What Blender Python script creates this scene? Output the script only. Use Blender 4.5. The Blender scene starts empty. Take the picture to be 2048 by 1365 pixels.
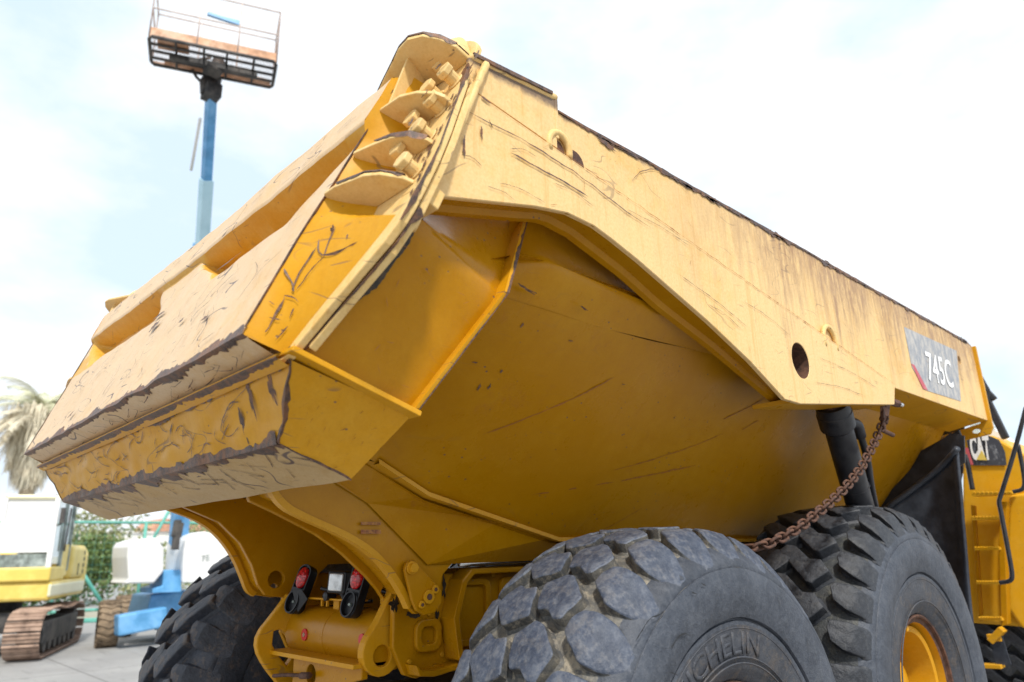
import bpy, bmesh, math, random
from mathutils import Vector, Matrix, noise
random.seed(7)
C = bpy.context.scene.collection
rad = math.radians

# ------------------------------------------------------------------ camera, sky, sun, exposure
cam_d = bpy.data.cameras.new('camera'); cam = bpy.data.objects.new('camera', cam_d); C.objects.link(cam)
cam_d.sensor_width = 36; cam_d.lens = 25.05; cam_d.clip_start = .05; cam_d.clip_end = 3000
yaw, pitch, roll = rad(46.73), rad(16.5), rad(-1.37)
f_ = Vector((-math.sin(yaw)*math.cos(pitch), math.cos(yaw)*math.cos(pitch), math.sin(pitch)))
r_ = Vector((math.cos(yaw), math.sin(yaw), 0)); u_ = r_.cross(f_)
r2 = r_*math.cos(roll)+u_*math.sin(roll); u2 = r2.cross(f_)
m = Matrix((r2, u2, -f_)).transposed().to_4x4(); m.translation = (3.17, -1.283, 1.765)
cam.matrix_world = m
cam_d.dof.use_dof = True; cam_d.dof.focus_distance = 2.9; cam_d.dof.aperture_fstop = 2.0
bpy.context.scene.camera = cam

SUN_EL, SUN_AZ = 52, 118          # azimuth clockwise from +Y
world = bpy.data.worlds.new('World'); bpy.context.scene.world = world; world.use_nodes = True
wt = world.node_tree; wt.nodes.clear()
def wn(t, **k):
    n = wt.nodes.new(t)
    for a, b in k.items(): setattr(n, a, b)
    return n
sky = wn('ShaderNodeTexSky', sky_type='NISHITA', sun_disc=False, sun_elevation=rad(SUN_EL), sun_rotation=rad(SUN_AZ), air_density=1.0, dust_density=2.5, ozone_density=1.5)
tc = wn('ShaderNodeTexCoord'); mp = wn('ShaderNodeMapping'); mp.inputs['Scale'].default_value = (1.6, 1.6, 3.2); mp.inputs['Location'].default_value = (.35, .1, .2)
nz = wn('ShaderNodeTexNoise'); nz.inputs['Scale'].default_value = 1.5; nz.inputs['Detail'].default_value = 7; nz.inputs['Roughness'].default_value = .52
cr = wn('ShaderNodeValToRGB'); cr.color_ramp.elements[0].position = .40; cr.color_ramp.elements[1].position = .56
cr.color_ramp.elements[0].color = (.15, .15, .15, 1); cr.color_ramp.elements[1].color = (1, 1, 1, 1)
mx = wn('ShaderNodeMix', data_type='RGBA'); mx.inputs['B'].default_value = (10.3, 10.6, 11.0, 1)
bg = wn('ShaderNodeBackground'); bg.inputs['Strength'].default_value = .1; wo = wn('ShaderNodeOutputWorld')
L = wt.links.new
L(tc.outputs['Generated'], mp.inputs['Vector']); L(mp.outputs[0], nz.inputs['Vector']); L(nz.outputs['Fac'], cr.inputs[0])
L(cr.outputs[0], mx.inputs['Factor']); pb = wn('ShaderNodeMix', data_type='RGBA'); pb.inputs['Factor'].default_value = .75; pb.inputs['B'].default_value = (8.2, 10.3, 12.4, 1)
L(sky.outputs[0], pb.inputs['A']); L(pb.outputs['Result'], mx.inputs['A']); L(mx.outputs['Result'], bg.inputs[0]); L(bg.outputs[0], wo.inputs[0])
sd = bpy.data.lights.new('sun', 'SUN'); sd.energy = 3.6; sd.angle = rad(5); sd.color = (1, .95, .87)
sun = bpy.data.objects.new('sun', sd); C.objects.link(sun)
sdir = Vector((math.sin(rad(SUN_AZ))*math.cos(rad(SUN_EL)), math.cos(rad(SUN_AZ))*math.cos(rad(SUN_EL)), math.sin(rad(SUN_EL))))
sun.rotation_euler = sdir.to_track_quat('Z', 'Y').to_euler()
vs = bpy.context.scene.view_settings
vs.view_transform = 'Standard'; vs.look = 'None'; vs.exposure = .15; vs.gamma = 1; vs.use_curve_mapping = False
cy = bpy.context.scene.cycles; cy.max_bounces = 8; cy.diffuse_bounces = 4

# ------------------------------------------------------------------ materials
class NT:
    def __init__(s, name):
        s.m = bpy.data.materials.new(name); s.m.use_nodes = True; s.t = s.m.node_tree; s.t.nodes.clear()
        s.out = s.n('ShaderNodeOutputMaterial'); s.b = s.n('ShaderNodeBsdfPrincipled'); s.l(s.b.outputs[0], s.out.inputs[0])
        s.co = s.n('ShaderNodeTexCoord').outputs['Object']
    def n(s, t, **k):
        n = s.t.nodes.new(t)
        for a, b in k.items(): setattr(n, a, b)
        return n
    def l(s, a, b): s.t.links.new(a, b)
    def set(s, sock, v):
        if hasattr(v, 'node'): s.l(v, sock)
        else: sock.default_value = v if not isinstance(v, tuple) or len(v) != 3 or sock.type != 'RGBA' else (*v, 1)
    def map(s, scale=(1, 1, 1), rot=(0, 0, 0), loc=(0, 0, 0), vec=None):
        n = s.n('ShaderNodeMapping'); n.inputs['Scale'].default_value = scale; n.inputs['Rotation'].default_value = rot; n.inputs['Location'].default_value = loc
        s.l(vec or s.co, n.inputs[0]); return n.outputs[0]
    def noise(s, scale=5, detail=5, rough=.55, vec=None, dist=0, out='Fac'):
        n = s.n('ShaderNodeTexNoise'); n.inputs['Scale'].default_value = scale; n.inputs['Detail'].default_value = detail
        n.inputs['Roughness'].default_value = rough; n.inputs['Distortion'].default_value = dist
        s.l(vec or s.co, n.inputs['Vector']); return n.outputs[out]
    def ramp(s, v, a, b, inv=False):
        n = s.n('ShaderNodeMapRange'); n.interpolation_type = 'SMOOTHSTEP'; s.l(v, n.inputs[0])
        n.inputs[1].default_value = a; n.inputs[2].default_value = b
        n.inputs[3].default_value = 1 if inv else 0; n.inputs[4].default_value = 0 if inv else 1; return n.outputs[0]
    def math(s, op, a, b=0.0, c=None):
        n = s.n('ShaderNodeMath', operation=op); s.set(n.inputs[0], a); s.set(n.inputs[1], b)
        if c is not None: s.set(n.inputs[2], c)
        return n.outputs[0]
    def mix(s, f, a, b):
        n = s.n('ShaderNodeMix', data_type='RGBA'); s.set(n.inputs['Factor'], f); s.set(n.inputs['A'], a); s.set(n.inputs['B'], b); return n.outputs['Result']
    def sep(s): 
        n = s.n('ShaderNodeSeparateXYZ'); s.l(s.co, n.inputs[0]); return n.outputs
    def bump(s, h, strength=.3, dist=.01):
        n = s.n('ShaderNodeBump'); n.inputs['Strength'].default_value = strength; n.inputs['Distance'].default_value = dist
        s.l(h, n.inputs['Height']); s.l(n.outputs[0], s.b.inputs['Normal'])
    def lines(s, scale, w, vec, detail=2, thr=.5, dist=.0):      # thin wandering contour lines of a noise field
        v = s.noise(scale, detail, .45, vec, dist); d = s.math('ABSOLUTE', s.math('SUBTRACT', v, thr)); return s.ramp(d, w*.45, w, True)

WEAR = (.105, .075, .072)
def paint(name, base, faded, fade=.5, scr=.5, spots=.5, rust=.3, rough=.42, stain=False, grain=.5):
    t = NT(name)
    big = t.noise(1.3, 5, .6); fine = t.noise(14, 6, .65); micro = t.noise(90, 4, .7)
    f = t.ramp(t.math('ADD', t.math('MULTIPLY', big, .6), t.math('MULTIPLY', fine, .4)), .5-fade*.42, .75-fade*.35)
    f = t.math('MULTIPLY', f, min(1, .35+fade))
    col = t.mix(f, base, faded)
    col = t.mix(t.math('MULTIPLY', t.ramp(micro, .35, .7), .25*grain+.05), col, tuple(c*.72 for c in base))
    # weathered vertical streaks
    st = t.noise(1, 5, .7, t.map((26, 26, 1.3)))
    col = t.mix(t.math('MULTIPLY', t.ramp(st, .52, .72), .42*grain), col, tuple(min(1, c*s_) for c, s_ in zip(base, (.80, .70, .55))))
    hl = t.noise(1, 4, .6, t.map((3, 3, 60)))
    col = t.mix(t.math('MULTIPLY', t.ramp(hl, .6, .75), .28*grain), col, tuple(c*.8 for c in faded))
    # rust blush
    rb = t.math('MULTIPLY', t.ramp(t.noise(3.2, 6, .7), .58, .78), t.ramp(t.noise(40, 5, .8), .38, .66))
    col = t.mix(t.math('MULTIPLY', rb, rust), col, (.33, .12, .025))
    if stain:
        o = t.sep()
        vz = t.math('MULTIPLY', t.math('SUBTRACT', t.noise(1, 5, .75, t.map((0, 3.4, .45))), .18), 1.45)
        h = t.math('ADD', t.math('MULTIPLY', t.math('SUBTRACT', o[2], 3.27), .85), t.math('MULTIPLY', vz, 1.25))
        along = t.math('ADD', t.math('MULTIPLY', t.ramp(o[1], .8, 2.2), .85), .12)
        sm = t.math('MULTIPLY', t.ramp(h, .12, .56), along)
        sm = t.math('MULTIPLY', sm, t.ramp(t.noise(30, 4, .8, t.map((1, 1, .25))), .25, .6))
        col = t.mix(t.math('MULTIPLY', sm, .80), col, (.27, .15, .095))
        ed = t.ramp(t.math('ADD', o[2], t.math('MULTIPLY', t.noise(9, 4, .7), .07)), 3.275, 3.305)
        col = t.mix(t.math('MULTIPLY', ed, .85), col, WEAR)
    # sun-dried specks and pitting
    pk = t.math('MULTIPLY', t.ramp(t.noise(120, 3, .8), .62, .70), t.ramp(t.noise(6, 4, .7), .42, .62))
    col = t.mix(t.math('MULTIPLY', pk, .55*min(1, grain)), col, (.30, .13, .05))
    # scratches
    m1 = t.math('MULTIPLY', t.lines(3.6, .0045, t.map((.5, .45, 1.6), (.3, .5, .2)), 1, .5, .3), t.ramp(t.noise(3.1, 2), .54, .60))
    m2 = t.math('MULTIPLY', t.lines(7, .010, t.map((.4, .5, 1.5), (.2, .5, .9)), 1, .47), t.ramp(t.noise(4.7, 2, vec=t.map(loc=(4, 1, 2))), .55, .62))
    m3 = t.math('MULTIPLY', t.ramp(t.noise(1, 2, .5, t.map((9, 5, 110), (.6, .25, .1))), .69, .72), t.ramp(t.noise(4, 2, vec=t.map(loc=(1, 7, 2))), .5, .6))
    sc = t.math('MAXIMUM', t.math('MAXIMUM', m1, m2), m3)
    sc = t.math('MULTIPLY', sc, scr*scr)
    vo = t.n('ShaderNodeTexVoronoi'); vo.inputs['Scale'].default_value = 26; t.l(t.map((1, 1, 1.3)), vo.inputs['Vector'])
    sp = t.math('MULTIPLY', t.ramp(vo.outputs['Distance'], .05, .16, True), t.ramp(t.noise(5, 3), .5, .62))
    sp = t.math('MULTIPLY', sp, spots)
    wm = t.math('MAXIMUM', sc, sp)
    col = t.mix(wm, col, WEAR)
    t.b.inputs['Specular IOR Level'].default_value = .22
    t.l(col, t.b.inputs['Base Color'])
    t.l(t.math('ADD', t.math('ADD', t.math('MULTIPLY', fine, .22), t.math('MULTIPLY', t.math('SUBTRACT', t.noise(2.2, 5, .7), .5), .45)), rough-.08), t.b.inputs['Roughness'])
    h = t.math('SUBTRACT', t.math('MULTIPLY', t.noise(60, 4, .6), .12), t.math('MULTIPLY', wm, .4))
    t.bump(t.math('ADD', h, t.math('ADD', t.math('MULTIPLY', big, 1.6), t.math('MULTIPLY', t.noise(4.5, 3, .5), .9))), .3, .009)
    return t.m
def simple(name, col, rough=.6, metal=0, var=.25, scale=12, col2=None, amt=.5, bump=.15, bd=.004, spec=.5):
    t = NT(name)
    a = t.noise(scale, 6, .65); b = t.noise(scale*.22, 4, .6)
    c = t.mix(t.ramp(a, .3, .72), tuple(x*(1-var) for x in col), tuple(min(1, x*(1+var)) for x in col))
    if col2: c = t.mix(t.math('MULTIPLY', t.ramp(t.math('ADD', t.math('MULTIPLY', a, .5), t.math('MULTIPLY', b, .5)), .42, .62), amt), c, col2)
    t.l(c, t.b.inputs['Base Color']); t.b.inputs['Metallic'].default_value = metal
    t.l(t.math('ADD', t.math('MULTIPLY', a, .2), rough-.1), t.b.inputs['Roughness']); t.b.inputs['Specular IOR Level'].default_value = spec
    if bump: t.bump(t.noise(scale*3, 5, .7), bump, bd)
    return t.m
Y0 = (.43, .187, .001); FD = (.80, .60, .34)
M = {}
M['yellow'] = paint('shade-darkened yellow paint', Y0, (.50, .245, .008), .25, .25, .9, .85, .28, grain=.45)  # shade of belly, undersides and frame is put into this darker yellow
M['yellow_worn'] = paint('yellow paint with scrapes', (.58, .268, .003), (.62, .33, .03), .32, .7, .8, .65, .4, grain=.6)
M['corner'] = paint('sun bleached corner paint', (.70, .40, .08), (.76, .54, .24), .6, .7, .8, .6, .45, grain=.8)
M['tractor'] = paint('tractor paint', (.68, .345, .008), (.70, .40, .05), .25, .3, .6, .45, .36, grain=.4)
M['faded'] = paint('sun faded yellow paint', (.76, .50, .17), (.83, .65, .38), .75, .7, .35, .25, .48, grain=.8)
M['side'] = paint('faded side wall paint', (.73, .42, .10), (.79, .555, .265), .62, .62, .3, .4, .5, stain=True, grain=1.0)
M['gatey'] = paint('faded yellow pocket paint', (.60, .285, .012), (.68, .42, .10), .35, .6, .6, .5, .4, grain=.6)
M['bare'] = paint('paint rubbed down to pale metal', (.63, .37, .11), (.65, .475, .29), .62, .95, .6, .5, .4, grain=.75)
M['under'] = paint('scraped pale underside', (.50, .29, .07), (.54, .385, .20), .55, .95, .8, .6, .5, grain=.9)
M['wear'] = simple('bare worn steel edge', (.105, .070, .058), .5, .3, .45, 45, (.24, .10, .035), .7, .5, .004)
M['rust'] = simple('brown rust', (.085, .040, .026), .8, 0, .5, 30, (.14, .062, .032), .6, .6, .004)
M['rustmark'] = simple('rust scratch', (.34, .12, .012), .6, 0, .3, 60, (.20, .07, .02), .6, .2)
M['railpale'] = simple('washed-out rusty rail', (.62, .50, .44), .7, 0, .2, 6, (.75, .70, .66), .5, .1)  # washed-out glare on the rails is put into their colour
M['rustpale'] = simple('pale orange rusted steel', (.60, .33, .19), .75, 0, .3, 6, (.75, .55, .42), .6, .2)
M['black'] = simple('black painted steel', (.012, .013, .018), .45, 0, .3, 10, (.05, .05, .055), .4, .1)
M['guard'] = simple('black rubber mudguard', (.026, .031, .043), .42, 0, .3, 7, (.075, .085, .105), .55, .15)
M['plastic'] = simple('black lamp plastic', (.010, .011, .014), .4, 0, .2, 20, None, .5, .05)
M['chrome'] = simple('polished steel', (.62, .64, .66), .2, .9, .1, 8, None, 0, 0)
M['grease'] = simple('black grease and dirt', (.02, .015, .010), .55, 0, .5, 30, (.12, .07, .025), .35, .6)
def rubber(name, a, dust, amt, mud=(.30, .25, .18), mudamt=.1):
    t = NT(name)
    n1 = t.noise(5, 6, .7); n2 = t.noise(38, 6, .75); n3 = t.noise(150, 3, .7)
    c = t.mix(t.ramp(n1, .3, .7), a, tuple(x*1.6 for x in a))
    c = t.mix(t.math('MULTIPLY', t.ramp(t.math('ADD', t.math('MULTIPLY', n2, .6), t.math('MULTIPLY', n1, .4)), .40, .68), amt), c, dust)
    c = t.mix(t.math('MULTIPLY', t.ramp(t.math('ADD', t.math('MULTIPLY', t.noise(9, 5, .8), .7), t.math('MULTIPLY', n2, .3)), .5, .60), mudamt), c, mud)
    c = t.mix(t.math('MULTIPLY', t.ramp(n3, .68, .74), .35), c, (.30, .32, .35))
    t.l(c, t.b.inputs['Base Color']); t.l(t.math('ADD', t.math('MULTIPLY', n2, .25), .42), t.b.inputs['Roughness'])
    t.bump(t.math('ADD', t.math('MULTIPLY', n2, .6), t.math('MULTIPLY', t.noise(12, 5, .75), 1.2)), .8, .008)
    return t.m
M['rub_worn'] = rubber('weathered blue grey rubber', (.026, .036, .060), (.15, .165, .195), .8, (.33, .28, .21), .12)
M['rub_mud'] = rubber('rubber groove caked with dry mud', (.075, .075, .072), (.24, .215, .17), .85, (.34, .295, .22), .85)
M['rub_wall'] = rubber('muddy block side', (.035, .038, .042), (.17, .155, .125), .8, (.30, .26, .2), .5)
M['rub_new'] = rubber('dark tyre rubber', (.014, .016, .021), (.065, .072, .085), .6, (.18, .16, .12), .08)
M['rub_newg'] = rubber('dark tyre groove', (.018, .020, .022), (.07, .075, .075), .6, (.16, .15, .11), .3)
M['rub_side'] = rubber('grey tyre side wall', (.028, .034, .047), (.105, .115, .135), .6, (.2, .2, .2), .05)
M['rub_dark'] = rubber('dark tyre side wall', (.028, .031, .040), (.075, .08, .09), .6, (.25, .17, .09), .15)
M['rub_left'] = rubber('dark muddy tyre', (.022, .026, .036), (.075, .085, .11), .6, (.22, .14, .07), .3)
def flat(name, col, rough=.5, emit=None):
    t = NT(name); t.b.inputs['Base Color'].default_value = (*col, 1); t.b.inputs['Roughness'].default_value = rough; return t.m
def decalmat(name, col, col2, thr=.5):
    t = NT(name); n = t.noise(22, 6, .8, t.map((1, 1, .5)))
    t.l(t.mix(t.ramp(n, thr, thr+.22), col, col2), t.b.inputs['Base Color']); t.b.inputs['Roughness'].default_value = .55; return t.m
M['dec_grey'] = decalmat('faded black sticker', (.27, .285, .315), (.48, .455, .42), .40)
M['dec_red'] = decalmat('faded red sticker', (.50, .09, .11), (.62, .25, .25), .5)
M['dec_white'] = decalmat('white sticker print', (.84, .84, .83), (.55, .56, .57), .62)
M['dec_black'] = decalmat('dark hood sticker', (.05, .055, .07), (.33, .35, .38), .5)
M['dec_redfl'] = flat('red reflector', (.55, .03, .03), .25)
def lensmat(name, col, rough=.12):
    t = NT(name)
    v = t.n('ShaderNodeTexVoronoi'); v.inputs['Scale'].default_value = 90; t.l(t.co, v.inputs['Vector'])
    t.l(t.mix(t.ramp(v.outputs['Distance'], .1, .6), tuple(min(1, c*1.3) for c in col), tuple(c*.55 for c in col)), t.b.inputs['Base Color'])
    t.b.inputs['Roughness'].default_value = rough; t.b.inputs['Coat Weight'].default_value = .6
    t.bump(v.outputs['Distance'], .5, .003); return t.m
M['lens_red'] = lensmat('red lamp lens', (.62, .015, .02))
M['lens_clear'] = simple('clear lamp lens', (.62, .66, .68), .12, .3, .35, 26, (.85, .88, .9), .6, .5, .002)
M['blue'] = simple('blue lift paint', (.10, .34, .64), .45, 0, .2, 3, (.35, .52, .70), .35, .1)
M['blue_pale'] = simple('pale faded blue paint', (.42, .68, .80), .5, 0, .1, 2, (.6, .78, .86), .4, .05)
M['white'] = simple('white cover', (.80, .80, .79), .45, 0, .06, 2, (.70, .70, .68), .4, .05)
M['exc'] = simple('pale yellow excavator paint', (.80, .60, .13), .42, 0, .12, 2, (.82, .72, .38), .5, .05)
M['exc_cream'] = simple('cream excavator panel', (.82, .78, .55), .45, 0, .08, 2, None, .5, .05)
M['dark'] = simple('dark machinery', (.03, .03, .032), .6, 0, .4, 6, (.16, .14, .12), .5, .2)
M['track'] = simple('rusty track steel', (.26, .17, .125), .7, .2, .35, 5, (.45, .32, .24), .6, .3, .01)
M['mudtyre'] = simple('mud brown tyre', (.16, .115, .075), .85, 0, .35, 9, (.34, .25, .16), .7, .4, .01)
M['cabinside'] = simple('cab interior', (.22, .26, .24), .7, 0, .5, 5, (.5, .55, .52), .5, 0)
M['green'] = simple('green painted pipe', (.10, .38, .31), .5, 0, .12, 2, (.22, .5, .42), .4, .05)
def glass():
    t = NT('window glass'); t.b.inputs['Base Color'].default_value = (.80, .9, .88, 1); t.b.inputs['Roughness'].default_value = .05
    t.b.inputs['Transmission Weight'].default_value = .55; t.b.inputs['Coat Weight'].default_value = 1; return t.m
M['glass'] = glass()
def leafmat(name, a, b):
    t = NT(name); i = t.n('ShaderNodeObjectInfo'); n = t.noise(1.4, 5, .7); n2 = t.noise(17, 3)
    t.l(t.mix(t.ramp(t.math('ADD', t.math('MULTIPLY', n, .5), t.math('MULTIPLY', n2, .5)), .36, .62), a, b), t.b.inputs['Base Color']); t.b.inputs['Roughness'].default_value = .6
    t.b.inputs['Transmission Weight'].default_value = 0.0; return t.m
M['leaf'] = leafmat('hedge leaves', (.05, .105, .022), (.16, .22, .06))
M['leafpale'] = leafmat('glare-paled leaves', (.17, .21, .07), (.42, .42, .2))  # overexposed look of background foliage is put into this paler green
M['leafhaze'] = leafmat('haze-paled palm crown', (.42, .44, .26), (.68, .66, .48))  # haze and glare are put into the lightened crown colour
M['frond'] = leafmat('green palm frond', (.14, .22, .05), (.36, .42, .16))
M['deadfrond'] = leafmat('dry palm frond', (.62, .52, .36), (.80, .74, .58))  # dry frond colour, lightened to stand in for background glare
M['bark'] = simple('trunk bark', (.30, .23, .15), .85, 0, .4, 8, (.45, .36, .25), .5, .5, .02)
M['bldg'] = simple('white rendered wall', (.78, .76, .72), .8, 0, .06, 1, None, .5, 0)
M['roofred'] = simple('terracotta roof', (.55, .28, .18), .8, 0, .2, 2, None, .5, 0)
M['hillside'] = simple('dry hillside', (.42, .40, .33), .9, 0, .2, .3, (.5, .5, .42), .5, 0)

# ------------------------------------------------------------------ mesh helpers
def thing(name, label, cat, loc=(0, 0, 0), rotz=0, group=None):
    o = bpy.data.objects.new(name, None); C.objects.link(o); o.location = loc; o.rotation_euler = (0, 0, rotz)
    o['label'] = label; o['category'] = cat
    if group: o['group'] = group
    o.empty_display_size = .3; return o
def wmat(o):
    mm = Matrix.LocRotScale(o.location, o.rotation_euler, o.scale)
    return (wmat(o.parent) @ o.matrix_parent_inverse @ mm) if o.parent else mm
def link(name, me, parent=None, world=True):
    o = bpy.data.objects.new(name, me); C.objects.link(o)
    if parent:
        o.parent = parent
        if world: o.matrix_parent_inverse = wmat(parent).inverted()
    return o
class MB:
    def __init__(s): s.bm = bmesh.new(); s.mi = 0
    def verts(s, pts): return [s.bm.verts.new(p) for p in pts]
    def face(s, pts):
        f = s.bm.faces.new(s.verts(pts)); f.material_index = s.mi; return f
    def quadstrip(s, a, b):
        A = s.verts(a); B = s.verts(b)
        for i in range(len(a)-1):
            f = s.bm.faces.new((A[i], A[i+1], B[i+1], B[i])); f.material_index = s.mi
    def grid(s, rows, closed_u=False, closed_v=False):
        R = [s.verts(r) for r in rows]; n = len(R); k = len(R[0])
        for i in range(n if closed_v else n-1):
            for j in range(k if closed_u else k-1):
                try:
                    f = s.bm.faces.new((R[i][j], R[i][(j+1) % k], R[(i+1) % n][(j+1) % k], R[(i+1) % n][j])); f.material_index = s.mi
                except ValueError: pass
        return R
    def slab(s, poly, n, th, holes=()):
        """polygon of 3-D points (planar) extruded by -n*th; holes: lists of 3-D points"""
        n = Vector(n).normalized(); tmp = bmesh.new()
        edges = []
        for loop in [poly]+list(holes):
            vv = [tmp.verts.new(p) for p in loop]
            for i in range(len(vv)): edges.append(tmp.edges.new((vv[i], vv[(i+1) % len(vv)])))
        bmesh.ops.triangle_fill(tmp, use_beauty=True, use_dissolve=False, edges=edges, normal=n)
        tmp.verts.index_update(); base = [v.co.copy() for v in tmp.verts]
        T = s.verts(base); B = s.verts([c-n*th for c in base])
        for f in tmp.faces:
            idx = [v.index for v in f.verts]
            if f.normal.dot(n) < 0: idx.reverse()
            for vs_, rev in ((T, False), (B, True)):
                q = [vs_[i] for i in (reversed(idx) if rev else idx)]
                g = s.bm.faces.new(q); g.material_index = s.mi
        off = 0
        for loop in [poly]+list(holes):
            k = len(loop)
            for i in range(k):
                a, b = off+i, off+(i+1) % k
                g = s.bm.faces.new((T[a], B[a], B[b], T[b])); g.material_index = s.mi
            off += k
        tmp.free()
    def box(s, c, size, R=None):
        c = Vector(c); hx, hy, hz = [v/2 for v in size]; R = R or Matrix.Identity(3)
        p = [c+R @ Vector((x*hx, y*hy, z*hz)) for x in (-1, 1) for y in (-1, 1) for z in (-1, 1)]
        V = s.verts(p)
        for q in ((0, 1, 3, 2), (4, 6, 7, 5), (0, 4, 5, 1), (2, 3, 7, 6), (0, 2, 6, 4), (1, 5, 7, 3)):
            f = s.bm.faces.new([V[i] for i in q]); f.material_index = s.mi
    def tube(s, pts, r, seg=12, caps=True, closed=False):
        pts = [Vector(p) for p in pts]; rr = r if isinstance(r, (list, tuple)) else [r]*len(pts); rings = []
        up = None; n = len(pts)
        for i, p in enumerate(pts):
            if closed: d = pts[(i+1) % n]-pts[i-1]
            else: d = (pts[min(i+1, n-1)]-pts[max(i-1, 0)])
            d.normalize()
            if up is None: up = d.orthogonal().normalized()
            up = (up-d*up.dot(d)).normalized(); w = d.cross(up)
            rings.append([p+(up*math.cos(a)+w*math.sin(a))*rr[i] for a in [2*math.pi*k/seg for k in range(seg)]])
        R = s.grid(rings, closed_u=True, closed_v=closed)
        if caps and not closed:
            for q in (list(reversed(R[0])), R[-1]):
                f = s.bm.faces.new(q); f.material_index = s.mi
    def bar(s, a, b, w, h, up=(0, 0, 1)):
        a = Vector(a); b = Vector(b); d = (b-a); Ln = d.length; d.normalize(); up = Vector(up); x = d.cross(up).normalized(); z = x.cross(d)
        s.box((a+b)/2, (w, Ln, h), Matrix((x, d, z)).transposed())
    def build(s, name, mats, parent=None, smooth=False, bevel=0, auto=None, seg=2, world=True):
        bmesh.ops.recalc_face_normals(s.bm, faces=s.bm.faces)
        me = bpy.data.meshes.new(name); s.bm.to_mesh(me); s.bm.free()
        for mm in (mats if isinstance(mats, (list, tuple)) else [mats]): me.materials.append(mm)
        if smooth or auto:
            for p in me.polygons: p.use_smooth = True
            if auto: me.set_sharp_from_angle(angle=rad(auto))
        o = link(name, me, parent, world)
        if bevel:
            b = o.modifiers.new('bevel', 'BEVEL'); b.width = bevel; b.segments = seg; b.limit_method = 'ANGLE'; b.angle_limit = rad(35); b.harden_normals = False
        return o
def lerp(a, b, t): return a+(b-a)*t
def sst(a, b, x):
    t = max(0, min(1, (x-a)/(b-a))); return t*t*(3-2*t)
def nz3(x, y, z=0): return noise.noise(Vector((x, y, z)))
def circle(c, r, u, v, n=24, a0=0):
    c = Vector(c); u = Vector(u); v = Vector(v); return [c+u*math.cos(a0+2*math.pi*k/n)*r+v*math.sin(a0+2*math.pi*k/n)*r for k in range(n)]
def resample(pts, step):
    pts = [Vector(p) for p in pts]; out = [pts[0]]
    for a, b in zip(pts, pts[1:]):
        k = max(1, int((b-a).length/step))
        out += [a+(b-a)*(i+1)/k for i in range(k)]
    return out
def smoothpath(pts, it=2):
    pts = [Vector(p) for p in pts]
    for _ in range(it):
        q = [pts[0]]
        for a, b in zip(pts, pts[1:]): q += [a*.75+b*.25, a*.25+b*.75]
        pts = q+[pts[-1]]
    return pts
class Wear(MB):
    """ragged bare-steel patches: real thin skins standing 1.5 mm proud of the plate"""
    def edge(s, pts, a, b, na, nb, wa=.02, wb=.02, eps=.0018, step=.012, seed=0, ends=.4):
        pts = resample(pts, step); a, b, na, nb = [Vector(v).normalized() for v in (a, b, na, nb)]; rows = []
        n = len(pts)
        for i, p in enumerate(pts):
            t = i/max(1, n-1); k = min(1, min(t, 1-t)/.04+ends)*(1 if wa > .025 or wb > .028 else .22+.9*sst(-.12, .28, nz3(p.x*3.1+seed, p.y*3.7, p.z*3.1)))
            ra = wa*k*max(.12, .75+.9*nz3(p.x*5+seed, p.y*6+p.z*5)+.4*nz3(p.x*13+seed, p.y*14, p.z*13)+.55*nz3(p.x*45, p.y*45+seed, p.z*45)+.22*random.uniform(-.5, .5))
            rb = wb*k*max(.12, .75+1.1*nz3(p.x*8-seed, p.y*8+p.z*7, 5)+.55*nz3(p.x*40, p.y*40-seed, p.z*40)+.4*random.uniform(-.5, .5))
            rows.append([p+a*ra+na*eps*.6, p+a*ra*.5+na*eps, p+(na+nb)*eps, p+b*rb*.5+nb*eps, p+b*rb+nb*eps*.6])
        s.grid(rows)
    def scratch(s, pts, n, w, eps=.0016, step=.012, seed=0, rough=.5, curve=1):
        pts = resample(smoothpath(pts, curve), step); n = Vector(n).normalized(); rows = []; k = len(pts)
        for i, p in enumerate(pts):
            d = (pts[min(i+1, k-1)]-pts[max(i-1, 0)]); x = d.cross(n).normalized(); t = i/max(1, k-1)
            ww = w*.8*max(.1, min(1, 12*t+.25, 9*(1-t)+.2))*(1+.7*rough*random.uniform(-1, 1))*(.75+.6*nz3(p.x*31+seed, p.y*31, p.z*31))
            q = p+x*nz3(p.x*20+seed, p.y*20, p.z*20)*.004
            rows.append([q-x*ww*.5+n*eps, q+x*ww*.5*(1+rough*random.uniform(-1, 1))+n*eps])
        s.grid(rows)
    def patch(s, c, u, v, n, ru, rv, seed=0, k=22, eps=.0017):
        c, u, v, n = map(Vector, (c, u, v, n)); n = n.normalized()
        pts = []
        for i in range(k):
            a = 2*math.pi*i/k; q = .65+.55*nz3(math.cos(a)*1.7+seed, math.sin(a)*1.7, seed)+.25*random.uniform(-1, 1)
            pts.append(c+u*math.cos(a)*ru*q+v*math.sin(a)*rv*q+n*eps)
        cc = s.bm.verts.new(c+n*eps); V = s.verts(pts)
        for i in range(k): s.bm.faces.new((cc, V[i], V[(i+1) % k]))

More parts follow.
